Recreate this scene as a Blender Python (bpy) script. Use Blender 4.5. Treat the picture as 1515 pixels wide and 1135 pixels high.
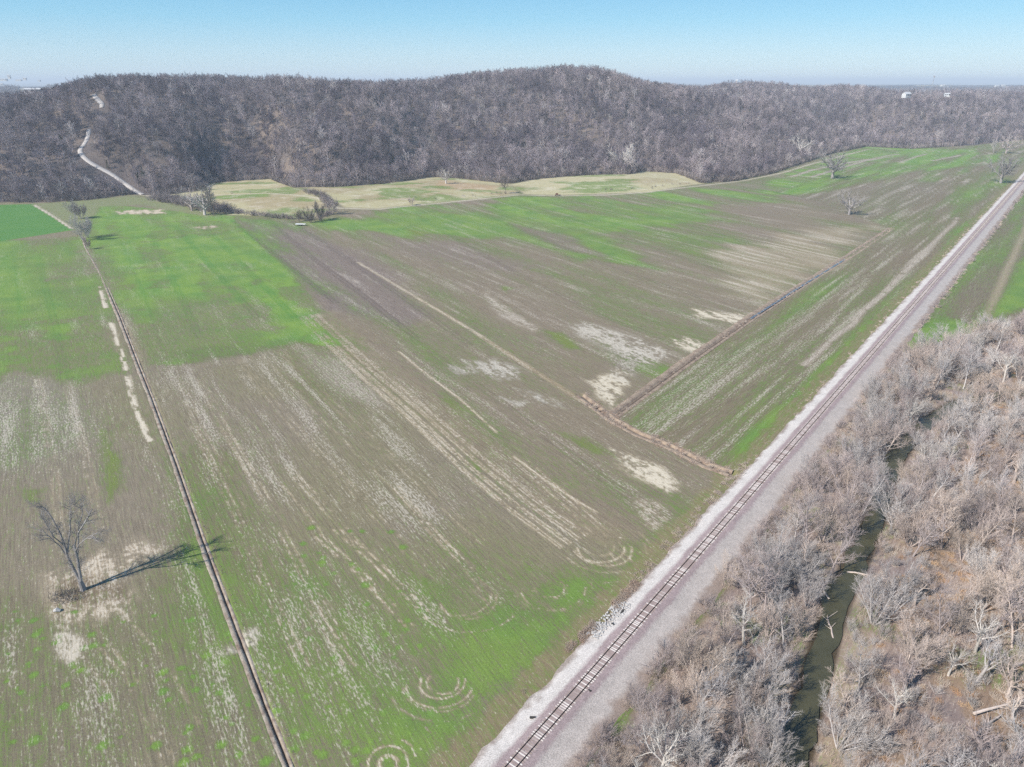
import bpy, math, random
import numpy as np
from mathutils import Vector, Matrix

for o in list(bpy.data.objects):
    bpy.data.objects.remove(o)
S = bpy.context.scene
C = S.collection
rng = random.Random(7)
nr = np.random.RandomState(7)

# ------------------------------------------------------------------ camera, sky, sun, exposure
CAMH = 110.0
PITCH = math.radians(23.06)
FPX = 1051.0
cam_d = bpy.data.cameras.new('camera')
cam = bpy.data.objects.new('camera', cam_d); C.objects.link(cam)
cam.location = (0, 0, CAMH)
cam.rotation_euler = (math.pi/2 - PITCH, 0, 0)
cam_d.sensor_width = 36.0
cam_d.lens = 36.0*FPX/1515.0
cam_d.clip_start = 1.0
cam_d.clip_end = 90000.0
S.camera = cam

SUN_EL = 40.0
SUN_TO = 53.0                 # azimuth the light travels to, clockwise from +Y
w = bpy.data.worlds.new('World'); S.world = w; w.use_nodes = True
nt = w.node_tree; nt.nodes.clear()
sky = nt.nodes.new('ShaderNodeTexSky'); sky.sky_type = 'NISHITA'; sky.sun_disc = False
sky.sun_elevation = math.radians(SUN_EL)
sky.sun_rotation = math.radians(SUN_TO + 180)
sky.altitude = 200; sky.air_density = 1.0; sky.dust_density = 0.2; sky.ozone_density = 3.0
bg = nt.nodes.new('ShaderNodeBackground'); bg.inputs['Strength'].default_value = 0.03
wo = nt.nodes.new('ShaderNodeOutputWorld')
# clear spring sky: pale blue at the horizon, cyan-blue above, over the physical sky
tcw = nt.nodes.new('ShaderNodeTexCoord'); spx = nt.nodes.new('ShaderNodeSeparateXYZ'); nt.links.new(tcw.outputs['Generated'], spx.inputs[0])
rmp = nt.nodes.new('ShaderNodeValToRGB'); nt.links.new(spx.outputs[2], rmp.inputs[0])
cr = rmp.color_ramp; cr.elements[0].position = 0.0; cr.elements[0].color = (.40,.56,.70,1)
cr.elements[1].position = 1.0; cr.elements[1].color = (.045,.16,.42,1)
for p_, c_ in ((.03,(.34,.54,.70,1)), (.07,(.19,.47,.68,1)), (.11,(.12,.39,.63,1)), (.30,(.075,.28,.55,1))):
    e_ = cr.elements.new(p_); e_.color = c_
bg2 = nt.nodes.new('ShaderNodeBackground'); bg2.inputs['Strength'].default_value = 0.69
nt.links.new(rmp.outputs[0], bg2.inputs[0]); adw = nt.nodes.new('ShaderNodeAddShader')
nt.links.new(sky.outputs[0], bg.inputs[0]); nt.links.new(bg.outputs[0], adw.inputs[0]); nt.links.new(bg2.outputs[0], adw.inputs[1])
nt.links.new(adw.outputs[0], wo.inputs[0])

sl = bpy.data.lights.new('sun', 'SUN'); sl.energy = 4.9; sl.angle = math.radians(0.5); sl.color = (1.0, 0.96, 0.90)
sun = bpy.data.objects.new('sun', sl); C.objects.link(sun)
_a, _e = math.radians(SUN_TO), math.radians(SUN_EL)
sun.rotation_euler = Vector((math.sin(_a)*math.cos(_e), math.cos(_a)*math.cos(_e), -math.sin(_e))).to_track_quat('-Z', 'Y').to_euler()
sun.location = (-60, -40, 160)

S.view_settings.view_transform = 'Standard'; S.view_settings.look = 'None'
S.view_settings.exposure = 0.45; S.view_settings.gamma = 1.0
try: S.view_settings.use_curve_mapping = False
except Exception: pass
cy = S.cycles
cy.max_bounces = 4; cy.diffuse_bounces = 2; cy.glossy_bounces = 2; cy.transmission_bounces = 2
cy.transparent_max_bounces = 6; cy.volume_bounces = 0
cy.use_denoising = False
cy.use_adaptive_sampling = True; cy.adaptive_threshold = 0.012

# ------------------------------------------------------------------ picture point -> ground point
SP, CP = math.sin(PITCH), math.cos(PITCH)
def ray(px, py):
    dx = px - 757.5; dy = py - 567.5
    return dx, FPX*CP - dy*SP, -(FPX*SP + dy*CP)
def at(px, py, z=0.0):
    x, y, d = ray(px, py)
    s = (CAMH - z)/(-d)
    return x*s, y*s
def project(x, y, z):
    x, y, z = np.asarray(x, float), np.asarray(y, float), np.asarray(z, float)
    zc = y*CP - (z-CAMH)*SP
    yc = y*SP + (z-CAMH)*CP
    zc = np.where(zc < .1, .1, zc)
    return 757.5 + FPX*x/zc, 567.5 - FPX*yc/zc

# ------------------------------------------------------------------ noise
def _hash(ix, iy, seed):
    n = (ix.astype(np.int64)*374761393 + iy.astype(np.int64)*668265263 + seed*144665) & 0x7fffffff
    n = ((n ^ (n >> 13))*1274126177) & 0x7fffffff
    return ((n ^ (n >> 16)) & 0xffff)/65535.0
def vnoise(x, y, seed=0):
    ix, iy = np.floor(x), np.floor(y)
    fx, fy = x-ix, y-iy
    fx = fx*fx*(3-2*fx); fy = fy*fy*(3-2*fy)
    a = _hash(ix, iy, seed); b = _hash(ix+1, iy, seed); c = _hash(ix, iy+1, seed); d = _hash(ix+1, iy+1, seed)
    return (a*(1-fx)+b*fx)*(1-fy) + (c*(1-fx)+d*fx)*fy
def fbm(x, y, seed=0, oct=4, gain=.5):
    v, a, t = 0, 1, 0
    for i in range(oct):
        v = v + a*vnoise(x*2**i + 17.3*i, y*2**i - 9.1*i, seed+i*7); t += a; a *= gain
    return v/t
def sstep(a, b, x):
    t = np.clip((x-a)/(b-a), 0, 1); return t*t*(3-2*t)

# ------------------------------------------------------------------ layout lines
RA = math.radians(37.7)
RD = np.array([math.sin(RA), math.cos(RA)]); RN = np.array([math.cos(RA), -math.sin(RA)])
R0 = np.array(at(755.5, 1135, 1.3))
def rail_so(x, y):
    dx, dy = x-R0[0], y-R0[1]
    return dx*RD[0]+dy*RD[1], dx*RN[0]+dy*RN[1]
def rail_xy(s, o):
    return R0[0]+RD[0]*s+RN[0]*o, R0[1]+RD[1]*s+RN[1]*o
AA = math.radians(-32.4)      # direction of the drilled rows
def W(pts, z=0.0): return [at(a, b, z) for a, b in pts]
CREEK = W([(1150,1210),(1172,1135),(1190,1060),(1207,1000),(1222,940),(1240,885),(1262,840),(1287,785),(1300,745),(1312,705),(1330,668),(1368,625),(1420,595),(1470,585),(1530,580)], -1.6)

def seg_dist(x, y, pts, closed=False):
    """distance to polyline, and arclength of nearest point"""
    best = np.full(x.shape, 1e9); arc = np.zeros(x.shape); acc = 0.0
    P = list(pts) + ([pts[0]] if closed else [])
    for (x0, y0), (x1, y1) in zip(P[:-1], P[1:]):
        vx, vy = x1-x0, y1-y0; L2 = vx*vx+vy*vy+1e-9; L = math.sqrt(L2)
        t = np.clip(((x-x0)*vx+(y-y0)*vy)/L2, 0, 1)
        d = np.hypot(x-x0-t*vx, y-y0-t*vy)
        m = d < best
        best = np.where(m, d, best); arc = np.where(m, acc+t*L, arc); acc += L
    return best, arc
def inside(x, y, pts):
    r = np.zeros(x.shape, bool)
    n = len(pts)
    for i in range(n):
        x0, y0 = pts[i]; x1, y1 = pts[(i+1) % n]
        if y0 == y1: continue
        c = ((y0 > y) != (y1 > y)) & (x < (x1-x0)*(y-y0)/(y1-y0)+x0)
        r ^= c
    return r

# ------------------------------------------------------------------ terrain
EDGE_PX = [(-300,305),(-60,300),(0,299),(60,300),(130,296),(190,288),(232,290),(290,284),(312,271),(400,265),(436,283),(500,283),(570,277),(640,264),
           (690,268),(750,275),(800,267),(870,263),(930,262),(950,255),(1000,258),(1035,274),(1080,270),(1140,257),(1190,240),(1230,227),(1280,217),
           (1350,220),(1440,215),(1515,207),(1600,203),(1900,200)]
_e = np.array([at(a, b) for a, b in EDGE_PX])
E_AZ = np.arctan2(_e[:,0], _e[:,1]); E_R = np.hypot(_e[:,0], _e[:,1])
_o = np.argsort(E_AZ); E_AZ = E_AZ[_o]; E_R = E_R[_o]
_sa = np.radians(np.arange(-70, 70, .25)); _sr = np.interp(_sa, E_AZ, E_R)
_k = np.exp(-(np.arange(-14, 15)/6.0)**2); _k /= _k.sum()
E_RS = np.convolve(np.pad(_sr, 14, mode='edge'), _k, mode='valid')      # softened foot of the hill
CREST = [(-300,140,1300),(0,138,1250),(60,133,1250),(100,122,1230),(150,110,1200),(220,107,1180),(300,106,1180),(400,112,1200),(480,117,1250),(560,118,1300),
         (640,113,1400),(700,106,1450),(760,101,1500),(830,98,1500),(880,104,1500),(940,116,1550),(1000,124,1700),(1040,127,1800),(1075,122,2150),(1115,120,2200),(1155,124,2150),(1200,130,2000),
         (1245,127,2250),(1285,130,2200),(1315,137,1950),(1350,139,1900),(1400,138,1900),(1460,139,1900),(1520,146,1900),(1900,150,1900)]
_c = []
for a, b, r in CREST:
    x, y, d = ray(a, b); _c.append((math.atan2(x, y), CAMH + r*d/math.hypot(x, y) - 21.0, r))
_c = np.array(_c)
MOUNDS = [(at(420,296)[0], at(420,296)[1], 60, 3.5), (at(930,272)[0], at(930,272)[1], 70, 5), (at(600,284)[0], at(600,284)[1], 90, 4)]
def height(x, y, detail=True):
    r = np.hypot(x, y); az = np.arctan2(x, y)
    d0 = np.interp(az, _sa, E_RS); zc = np.interp(az, _c[:,0], _c[:,1]); dc = np.maximum(np.interp(az, _c[:,0], _c[:,2]), d0+450)
    u = (r-d0-8)/(dc-d0-8)
    uu = np.clip(u, 0, 1)
    z = zc*(0.55*np.sin(uu*math.pi/2) + .45*uu*uu*(3-2*uu))
    g = fbm(x/170, y/170, 3, 3)-.5
    g2 = 1-np.abs(2*vnoise(x/230+3.1, y/300+1.7, 41)-1)      # ridge and hollow
    z = z + (g*44 + (g2-.5)*40)*np.sin(uu**.75*math.pi)**1.3*np.clip(zc/80, .4, 1.2)
    back = np.clip((r-dc)/900, 0, 1)
    roll = 38 + 75*(fbm(x/1300, y/1300, 11, 3)-.25)
    z = np.where(u > 1, zc*(1-sstep(0, 1, back)) + roll*sstep(0, 1, back), z)
    for rpx, rr0, ztop, sw in ((1110, 3200, 104, 330), (1225, 3900, 92, 420), (985, 4300, 96, 500), (1390, 4600, 84, 600), (1330, 6200, 96, 900), (1180, 6400, 100, 900), (60, 4200, 96, 700), (20, 6500, 90, 900), (1480, 6800, 88, 800)):
        rx, ry, _d = ray(rpx, 125); L_ = math.hypot(rx, ry)
        z = np.maximum(z, (ztop-19)*np.exp(-((x-rx/L_*rr0)**2/(2*sw*sw) + (y-ry/L_*rr0)**2/(2*(sw*.6)**2))) * sstep(1.0, 1.15, u))
    far = sstep(7000, 12000, r)
    z = z*(1-far) + (30+50*(fbm(x/5000, y/5000, 19, 2)-.2))*far
    z = np.where(u < 1, z*sstep(-4, 110, r-np.interp(az, E_AZ, E_R)), z)
    for mx, my, s, h in MOUNDS:
        z = z + h*np.exp(-((x-mx)**2+(y-my)**2)/(2*s*s))
    # field micro relief
    fld = 1-sstep(-30, 30, r-d0)
    z = z + fld*(fbm(x/60, y/60, 5, 2)-.5)*.5
    # right of the railway: creek valley
    s, o = rail_so(x, y)
    wood = sstep(12, 24, o)*sstep(-150, -60, s)*(1-sstep(330, 430, s))
    cd, _ = seg_dist(x, y, CREEK)
    z = z - wood*(.5 + 1.5*np.exp(-(cd/9)**2) ) + wood*(fbm(x/14, y/14, 8, 3)-.5)*1.2*sstep(3, 7, cd)
    z = np.where((cd < 2.6) & (o > 10), np.minimum(z, -1.9), z)
    # keep the embankment strip flat
    rb = (np.abs(o) < 14)
    z = np.where(rb & (r < 1350), z*sstep(7, 14, np.abs(o)), z)
    return z

DITCH_L = W([(124,350),(128,366),(150,405),(178,470),(198,522),(225,590),(262,690),(300,800),(345,920),(390,1040),(420,1115),(450,1190)])
DITCH_B = W([(903,619),(1005,545),(1110,472),(1180,427),(1250,384),(1320,338)])
DITCH_C = W([(860,585),(905,620),(945,642),(1000,664),(1046,688),(1082,700)])

def grid_ground():
    rings = [0.5, 15, 40, 65, 80]
    r = 84.0
    while r < 1400: rings.append(r); r *= 1.0036
    while r < 3000: rings.append(r); r *= 1.008
    while r < 60000: rings.append(r); r *= 1.03
    rings = np.array(rings)
    fine = np.arange(-46.5, 46.6, 0.16)
    az = np.radians(np.concatenate([np.arange(-180, -46.6, 4.0), fine, np.arange(50, 181, 4.0)]))
    R, A = np.meshgrid(rings, az, indexing='ij')
    return R*np.sin(A), R*np.cos(A), len(rings), len(az), R

GX, GY, NR, NA, GR = grid_ground()
gx, gy, grr = GX.ravel(), GY.ravel(), GR.ravel()
gz = height(gx, gy)
for dl, depth, wdt in ((DITCH_L, .5, .8), (DITCH_B, 1.0, 1.8), (DITCH_C, .9, 1.6)):
    dd, _ = seg_dist(gx, gy, dl)
    gz = gz - depth*np.exp(-(dd/wdt)**4)*(1-sstep(380, 480, grr))

# ---- colours and cover painted on the land (soil, crop, straw)
def lin(r, g, b):
    f = lambda c: (c/255)/12.92 if c/255 <= .04045 else ((c/255+.055)/1.055)**2.4
    return np.array([f(r), f(g), f(b)])
def hexlin(r, g, b, k=1.0):
    v = lin(r, g, b)*k
    return (float(v[0]), float(v[1]), float(v[2]), 1.0)
K = 0.80
N = gx.size
col = np.tile(lin(140, 130, 112), (N, 1))
green = np.full(N, .22); straw = np.full(N, .16); deep = np.zeros(N); rowb = np.zeros(N)
ca, sa = math.cos(AA), math.sin(AA)
al = gx*math.sin(AA)+gy*math.cos(AA); ac = gx*math.cos(AA)-gy*math.sin(AA)      # along / across the rows
bl, bo = rail_so(gx, gy)
px_, py_ = project(gx, gy, gz*0)
sp = np.maximum(grr*.0028, .25)        # mesh spacing

def warp(amp, sc, seed, B=False):
    """ragged edges drawn out along the rows"""
    u, v = (bl, bo) if B else (al, ac)
    n1 = (fbm(u/(sc*1.5), v/(sc*.35), seed, 3)-.5)*amp*2.2
    n2 = (fbm(u/(sc*1.2), v/(sc*.6), seed+50, 3)-.5)*amp*.8
    if B: return n1*RD[0]+n2*RN[0], n1*RD[1]+n2*RN[1]
    return n1*math.sin(AA)+n2*math.cos(AA), n1*math.cos(AA)-n2*math.sin(AA)
_WC = {}
def poly(pts, soft=4, amp=0, sc=12, seed=1, B=False):
    P = W(pts)
    X, Y = gx, gy
    if amp:
        k = (12 if sc < 14 else 24 if sc < 28 else 45, B)
        if k not in _WC: _WC[k] = warp(1.0, k[0], 5, B)
        X = gx+_WC[k][0]*amp; Y = gy+_WC[k][1]*amp
    xs = [p[0] for p in P]; ys = [p[1] for p in P]; m = soft+2
    sel = np.where((X > min(xs)-m) & (X < max(xs)+m) & (Y > min(ys)-m) & (Y < max(ys)+m))[0]
    out = np.zeros(N)
    if sel.size:
        x, y = X[sel], Y[sel]
        d, _ = seg_dist(x, y, P, True)
        d = np.where(inside(x, y, P), d, -d)
        out[sel] = sstep(-soft, soft, d)
    return out
def blend(arr, m, v):
    if arr.ndim == 2: return arr*(1-m[:,None]) + np.asarray(v)[None,:]*m[:,None]
    return arr*(1-m)+v*m
def line(P, wd, soft=.35, dash=0, seed=3, world=False):
    P = P if world else W(P)
    xs = [p[0] for p in P]; ys = [p[1] for p in P]; m = 4+wd
    sel = np.where((gx > min(xs)-m) & (gx < max(xs)+m) & (gy > min(ys)-m) & (gy < max(ys)+m))[0]
    out = np.zeros(N)
    if sel.size:
        d, a = seg_dist(gx[sel], gy[sel], P)
        ws = np.maximum(wd, sp[sel]*.55)
        v = (1-sstep(ws-soft, ws+soft+sp[sel]*.3, d))*np.minimum(1, wd/ws*1.2)
        if dash: v = v*sstep(.12+dash*.30, .42+dash*.22, fbm(gx[sel]/.9, gy[sel]/.9, seed+4, 2)*.62+fbm(gx[sel]/9, gy[sel]/9, 40, 2)*.38)
        out[sel] = v
    return out

n_big = fbm(al/90, ac/18, 101, 4)      # long streaks along the rows
n_mid = fbm(al/40, ac/3.0, 111, 3)
n_iso = fbm(gx/45, gy/45, 121, 4)
n_sm = fbm(gx/8, gy/8, 131, 3)
isB = ((bo > -200) & inside(gx, gy, W([(903,619),(1110,472),(1320,338),(1215,300),(1150,285),(1190,245),(1280,215),(1600,205),(2200,215),(2200,1500),(1240,1500),(640,1300),(1084,701)]))) | (bo > 0)
rowb[isB] = 1
nB_big = fbm(bl/120, bo/12, 201, 4); nB_mid = fbm(bl/60, bo/2.5, 211, 3)
n_big = np.where(isB, nB_big, n_big); n_mid = np.where(isB, nB_mid, n_mid)

MAUVE = lin(142, 130, 118); BROWN = lin(128, 116, 98); GREY = lin(146, 138, 134); OLIVE = lin(118, 116, 92)
TAN = lin(176, 160, 142); PALE = lin(196, 184, 170); WHITE = lin(206, 192, 172); PURP = lin(136, 118, 126)
col = blend(col, sstep(.35, .65, n_iso), MAUVE)
col = blend(col, sstep(.5, .75, n_big)*.6, BROWN)
green = green + .06 + (n_big-.5)*.6 + (n_iso-.5)*.35
straw = straw + (n_mid-.5)*.7 + (fbm(gx/30, gy/30, 301, 3)-.5)*.3

# left field
LF = [(-400,345),(0,357),(126,352),(150,400),(178,470),(230,600),(300,800),(470,1250),(-700,1250)]
mLF = poly(LF, 1.5)
g = poly([(-400,330),(0,355),(128,350),(160,440),(190,545),(120,560),(0,550),(-400,560)], 9, 16, 25, 5)
green = blend(green, g*sstep(.30, .46, n_iso*.5+n_sm*.25+n_big*.25), .74+(n_big-.5)*.8)
green = blend(green, g*(1-sstep(.3, .46, n_iso*.5+n_sm*.25+n_big*.25)), .5)
m = poly([(-400,560),(0,555),(110,560),(175,700),(0,720),(-400,700)], 8, 8, 20, 6)*mLF
straw = blend(straw, m*.8, .42+(n_mid.clip(0,1)-.5)*.9); col = blend(col, m*.5, GREY)
m = poly([(-400,700),(0,700),(190,640),(240,740),(255,800),(200,880),(40,900),(-400,900)], 8, 8, 20, 7)*mLF
green = blend(green, m*.8, .16+(n_big-.5)*.4); col = blend(col, m*.75, lin(142, 130, 120)); straw = blend(straw, m*.5, .16)
m = poly([(-400,905),(40,900),(190,870),(280,800),(420,1130),(470,1250),(-400,1250)], 8, 10, 20, 8)*mLF
green = blend(green, m, .33+(n_big-.5)*.7+(n_sm-.5)*.3); col = blend(col, m*.6, lin(128, 120, 104)); straw = blend(straw, m*.8, .26+(n_mid-.5)*.9)
# second field: green top, mauve middle, green lower end
F2 = [(140,300),(345,325),(480,455),(760,700),(1000,880),(700,1150),(650,1250),(470,1250),(300,800),(178,470),(130,360)]
mF2 = poly(F2, 1.5)
g = poly([(135,300),(345,322),(400,375),(500,465),(560,520),(440,506),(370,522),(280,536),(222,542),(190,480),(150,400),(128,350)], 2.5, 3, 12, 9)
gn = sstep(.36, .5, n_iso*.35+n_sm*.35+n_big*.3)
low = sstep(400, 500, py_)
green = blend(green, g*gn, .78+(n_big-.5)*1.1); green = blend(green, g*(1-gn)*low, .45); green = blend(green, g*(1-gn)*(1-low), .62)
m = poly([(230,440),(330,450),(350,500),(300,530),(225,535)], 8, 9, 15, 10); green = blend(green, m*.75, .48); deep = blend(deep, m*.5, .0)
m = poly([(260,520),(350,505),(480,500),(445,508),(370,524),(280,538)], 3); green = blend(green, m*.6, .5); col = blend(col, m*.6, OLIVE)
m = poly([(222,545),(280,540),(370,525),(440,510),(520,520),(700,720),(620,800),(440,760),(300,720)], 6, 8, 20, 11)
green = blend(green, m*.8, .2+(n_big-.5)*.5); straw = blend(straw, m*.8, .33+(n_mid-.5)*1.1)
m = poly([(445,515),(520,540),(570,600),(520,590),(470,560)], 6, 5, 12, 12); straw = blend(straw, m*.8, .5); col = blend(col, m*.7, lin(160,146,140))
m = poly([(300,860),(450,830),(620,830),(820,860),(870,900),(640,1200),(420,1200)], 24, 14, 20, 13)
green = blend(green, m*.9, .53+(n_big-.5)*.8+(n_sm-.5)*.3); straw = blend(straw, m*.7, .24+(n_mid-.5)*1.0)
m = poly([(620,980),(840,850),(900,835),(1050,720),(1050,735),(830,950),(650,1130),(520,1250),(470,1250),(560,1060)], 9, 8, 15, 14)
green = blend(green, m*.9, .64+(n_sm-.5)*.7); straw = blend(straw, m*.8, .06)
m = poly([(440,940),(560,900),(700,820),(760,830),(700,900),(560,1060),(440,1100)], 10, 10, 20, 15); green = blend(green, m*.4, .56)
# third field: between middle tracks and the second ditch
F3 = [(345,325),(450,330),(560,312),(700,298),(830,292),(1030,280),(1150,283),(1215,300),(1320,338),(1110,472),(903,619),(1084,701),(1060,722),(940,800),(760,690),(480,455)]
mF3 = poly(F3, 1.5)
col = blend(col, mF3*.7, lin(142, 127, 116)); green = blend(green, mF3*.85, .31+(n_big-.5)*1.0); straw = blend(straw, mF3*.85, .18+(n_mid-.5)*1.0)
m = poly([(350,325),(440,330),(560,400),(640,470),(600,480),(480,455)], 6, 6, 15, 16)
col = blend(col, m*.75, lin(134,120,120)); green = blend(green, m*.8, .25+(n_big-.5)*1.6)
m = poly([(440,335),(560,314),(700,300),(830,294),(1040,282),(1150,283),(1130,300),(1000,325),(900,345),(800,350),(700,345),(560,345),(480,350)], 12, 34, 45, 17)
green = blend(green, m*.95, .60+(n_big-.5)*1.2)
for pp, v in (([(600,325),(700,315),(800,335),(900,350),(960,380),(850,385),(760,355),(650,345)], .8), ([(460,330),(560,325),(600,340),(500,345)], .85),
              ([(830,355),(900,370),(980,395),(900,390)], .85), ([(950,340),(1080,350),(1160,365),(1060,360)], .6), ([(980,305),(1100,330),(1000,325)], .7)):
    m = poly(pp, 10, 22, 30, 18); green = blend(green, m*.9, v)
for pp in ([(560,350),(700,360),(800,400),(720,400),(600,375)], [(760,330),(840,345),(900,385),(820,370)], [(500,365),(560,370),(620,420),(560,420)]):
    m = poly(pp, 10, 22, 30, 19); green = blend(green, m*.8, .15); col = blend(col, m*.3, PURP)
m = poly([(1050,370),(1150,350),(1290,330),(1230,375),(1130,450),(1080,430)], 14, 26, 30, 20)
straw = blend(straw, m*.85, .45+(n_mid-.5)*1.0); green = blend(green, m*.7, .22); col = blend(col, m*.8, lin(168,152,134))
m = poly([(700,420),(900,430),(1050,460),(900,480),(760,450)], 12, 20, 30, 21); straw = blend(straw, m*.3, .3)
WN = sstep(.38, .56, fbm(gx/1.0, gy/1.0, 900, 2)*.45+fbm(al/9, ac/1.6, 901, 3)*.55)
def whitep(pp, soft, amp, sc, seed, v=1.0, c=WHITE, B=False):
    global straw, green, col
    m = poly(pp, soft, amp, sc, seed, B)
    m = m*(.12+.88*WN)*.95
    straw = blend(straw, m*v, .8); green = blend(green, m*v, .05); col = blend(col, m*v, c)
whitep([(870,562),(915,545),(930,552),(922,580),(905,604),(893,596),(880,585)], 2.5, 5, 10, 31)
whitep([(905,520),(960,505),(930,560),(900,560)], 4, 8, 10, 32, .5, GREY)
whitep([(1020,455),(1060,458),(1112,468),(1100,480),(1060,474),(1030,470)], 3, 9, 10, 33)
whitep([(985,498),(1010,496),(1048,510),(1035,520),(1010,516)], 2.5, 6, 10, 34)
whitep([(835,478),(870,478),(940,495),(985,520),(960,540),(900,515),(850,495)], 5, 10, 10, 35, .75, lin(190,182,176))
whitep([(905,668),(935,672),(985,692),(1003,712),(990,730),(950,710),(920,690)], 2.2, 4, 8, 36)
whitep([(940,740),(975,745),(990,765),(965,785),(950,770)], 3, 3, 8, 37, .6, TAN)
whitep([(690,535),(740,532),(775,548),(760,562),(720,556)], 3, 6, 8, 38, .7, lin(190,184,180))
whitep([(770,576),(815,590),(830,604),(800,602)], 2.5, 6, 8, 39, .7, lin(190,184,180))
whitep([(660,540),(700,545),(710,556),(670,556)], 2.5, 6, 8, 40, .6, lin(190,184,180))
whitep([(735,585),(790,595),(770,600)], 2, 5, 8, 41, .6, lin(190,184,180))
whitep([(715,430),(760,460),(800,485),(780,490),(740,470)], 2.5, 6, 8, 42, .5, lin(190,178,170))
for a in ([(147,425),(156,455)], [(164,478),(172,500),(186,545),(196,590),(208,622),(222,652)]):
    m = line(a, .8, .5)*sstep(.34, .56, fbm(al/6, ac/.8, 77, 3))*.9
    straw = blend(straw, m, 1); green = blend(green, m, 0); col = blend(col, m, lin(208,194,176))
# yellow green moss spots
for pp in ([(800,488),(830,492),(870,520),(840,515)], [(655,585),(680,605),(675,612),(650,592)], [(690,675),(715,690),(700,692)], [(640,555),(658,565),(648,566)],
           [(830,640),(870,650),(905,672),(880,670)], [(150,640),(175,680),(180,720),(160,740),(150,700)], [(35,725),(55,725),(52,745),(38,742)], [(740,423),(758,425),(750,433)], [(600,340),(640,345),(620,350)]):
    m = poly(pp, 3, 4, 8, 51); green = blend(green, m*.85, .7); deep = blend(deep, m*.9, -.9)
# wheel tracks
def tracks(lst, wd=.32, v=1.0, c=lin(206,190,170), dash=.6, seed=3):
    global straw, green, col
    for k, P in enumerate(lst):
        m = line(P, wd, .3, dash, seed+k)*v
        straw = blend(straw, m, .7); green = blend(green, m, .08); col = blend(col, m, c)
def par(P, offs):
    P = W(P); out = []
    for o in offs:
        q = []
        for i, (x, y) in enumerate(P):
            a = P[max(i-1, 0)]; b = P[min(i+1, len(P)-1)]
            dx, dy = b[0]-a[0], b[1]-a[1]; L = math.hypot(dx, dy)
            q.append((x+dy/L*o, y-dx/L*o))
        out.append(q)
    return out
def ptracks(P, offs, **k):
    global straw, green, col
    wd = k.get('wd', .32); v = k.get('v', 1.0); c = k.get('c', lin(186,168,146)); dash = k.get('dash', .6); seed = k.get('seed', 3)
    for i, q in enumerate(par(P, offs)):
        m = line(q, wd*.75, .22, dash, seed+i, world=True)*v*.85
        straw = blend(straw, m, .7); green = blend(green, m, .08); col = blend(col, m, c)
ptracks([(470,465),(560,545),(640,610),(720,680),(800,742),(870,790)], [0, 1.0, 2.8, 3.8, 6.0, 7.0, 8.8, 9.8], wd=.34, v=.9, dash=.35, seed=60)
m = line([(478,468),(565,543),(648,608),(730,675),(812,738),(890,785)], 5.5, 3); col = blend(col, m*.5, lin(150,134,118)); green = blend(green, m*.55, .12)
ptracks([(590,520),(620,545),(680,590),(735,640)], [0], wd=.5, v=.95, dash=.25, seed=80)
ptracks([(760,675),(800,705),(845,735),(882,757)], [0], wd=.5, v=.95, dash=.25, seed=81)
ptracks([(345,330),(420,385),(500,445),(580,510),(700,600)], [0], wd=.35, v=.35, c=lin(110,120,90), dash=.2, seed=82)
ptracks([(530,388),(600,430),(660,465),(712,496)], [0, .8], wd=.7, v=.7, dash=.3, seed=83)
ptracks([(712,496),(780,540),(850,585),(905,618)], [0, 1.2], wd=.9, v=.5, c=lin(180,158,132), dash=.2, seed=84)
ptracks([(450,340),(540,395),(620,440)], [0, 2], wd=.5, v=.35, c=lin(120,110,105), dash=.1, seed=85)
ptracks([(590,720),(640,780),(690,830),(720,870),(728,888)], [0, 1.6], wd=.32, v=.8, dash=.8, seed=90)
ptracks([(500,780),(560,830),(610,880),(640,910)], [0, 1.6, 5, 6.6], wd=.4, v=.8, dash=.8, seed=94)
ptracks([(430,690),(520,790),(590,860)], [0, 1.6, 6], wd=.35, v=.65, dash=.9, seed=97)
ptracks([(330,620),(400,740),(450,840),(520,960)], [0, 1.6, 9, 10.6], wd=.3, v=.6, dash=.9, seed=101)
ptracks([(455,880),(490,930),(525,985)], [0, 1.8], wd=.3, v=.7, dash=.9, seed=105)
ptracks([(300,560),(340,640),(400,740)], [0, 2, 7, 9], wd=.3, v=.45, dash=.9, seed=107)
ptracks([(420,520),(500,600),(600,690),(720,800)], [0, 2, 9, 18, 20], wd=.32, v=.5, dash=.9, seed=111)
ptracks([(860,560),(930,610),(1010,650)], [0], wd=.3, v=.3, dash=.9, seed=118)
ptracks([(780,680),(850,740),(915,800),(935,830)], [0, 1.6, 4], wd=.3, v=.6, dash=.7, seed=119)
ptracks([(120,905),(200,1000),(260,1130)], [-6, 0, 1.6, 5], wd=.35, v=.5, dash=.9, seed=124)
ptracks([(60,560),(85,700),(95,800)], [-9, -7.4, 0, 1.6], wd=.35, v=.45, dash=.7, seed=128)
def arc(cx, cy, r, a0, a1, **k):
    x0, y0 = at(cx, cy); _rj = random.Random(k.get('seed', 3)); _ph = _rj.uniform(0, 6); q = [(x0+r*(1+.07*math.sin(a/31+_ph)+_rj.uniform(-.012,.012))*math.cos(math.radians(a)), y0+r*(1+.07*math.sin(a/31+_ph))*math.sin(math.radians(a))) for a in np.linspace(a0, a1, 26)]
    global straw, green, col
    m = line(q, k.get('wd', .35)*.6, .2, k.get('dash', .45), k.get('seed', 3), world=True)*k.get('v', .9)*.78
    straw = blend(straw, m, .75); green = blend(green, m, .1); col = blend(col, m, lin(190,172,148))
arc(655,1010,3.0,150,385,seed=130); arc(655,1010,4.2,165,372,seed=131); arc(650,1012,6.2,185,345,seed=132); arc(650,1012,7.0,190,340,seed=133, v=.6)
arc(650,1012,9.5,200,350,seed=134,v=.5,dash=.9)
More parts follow.
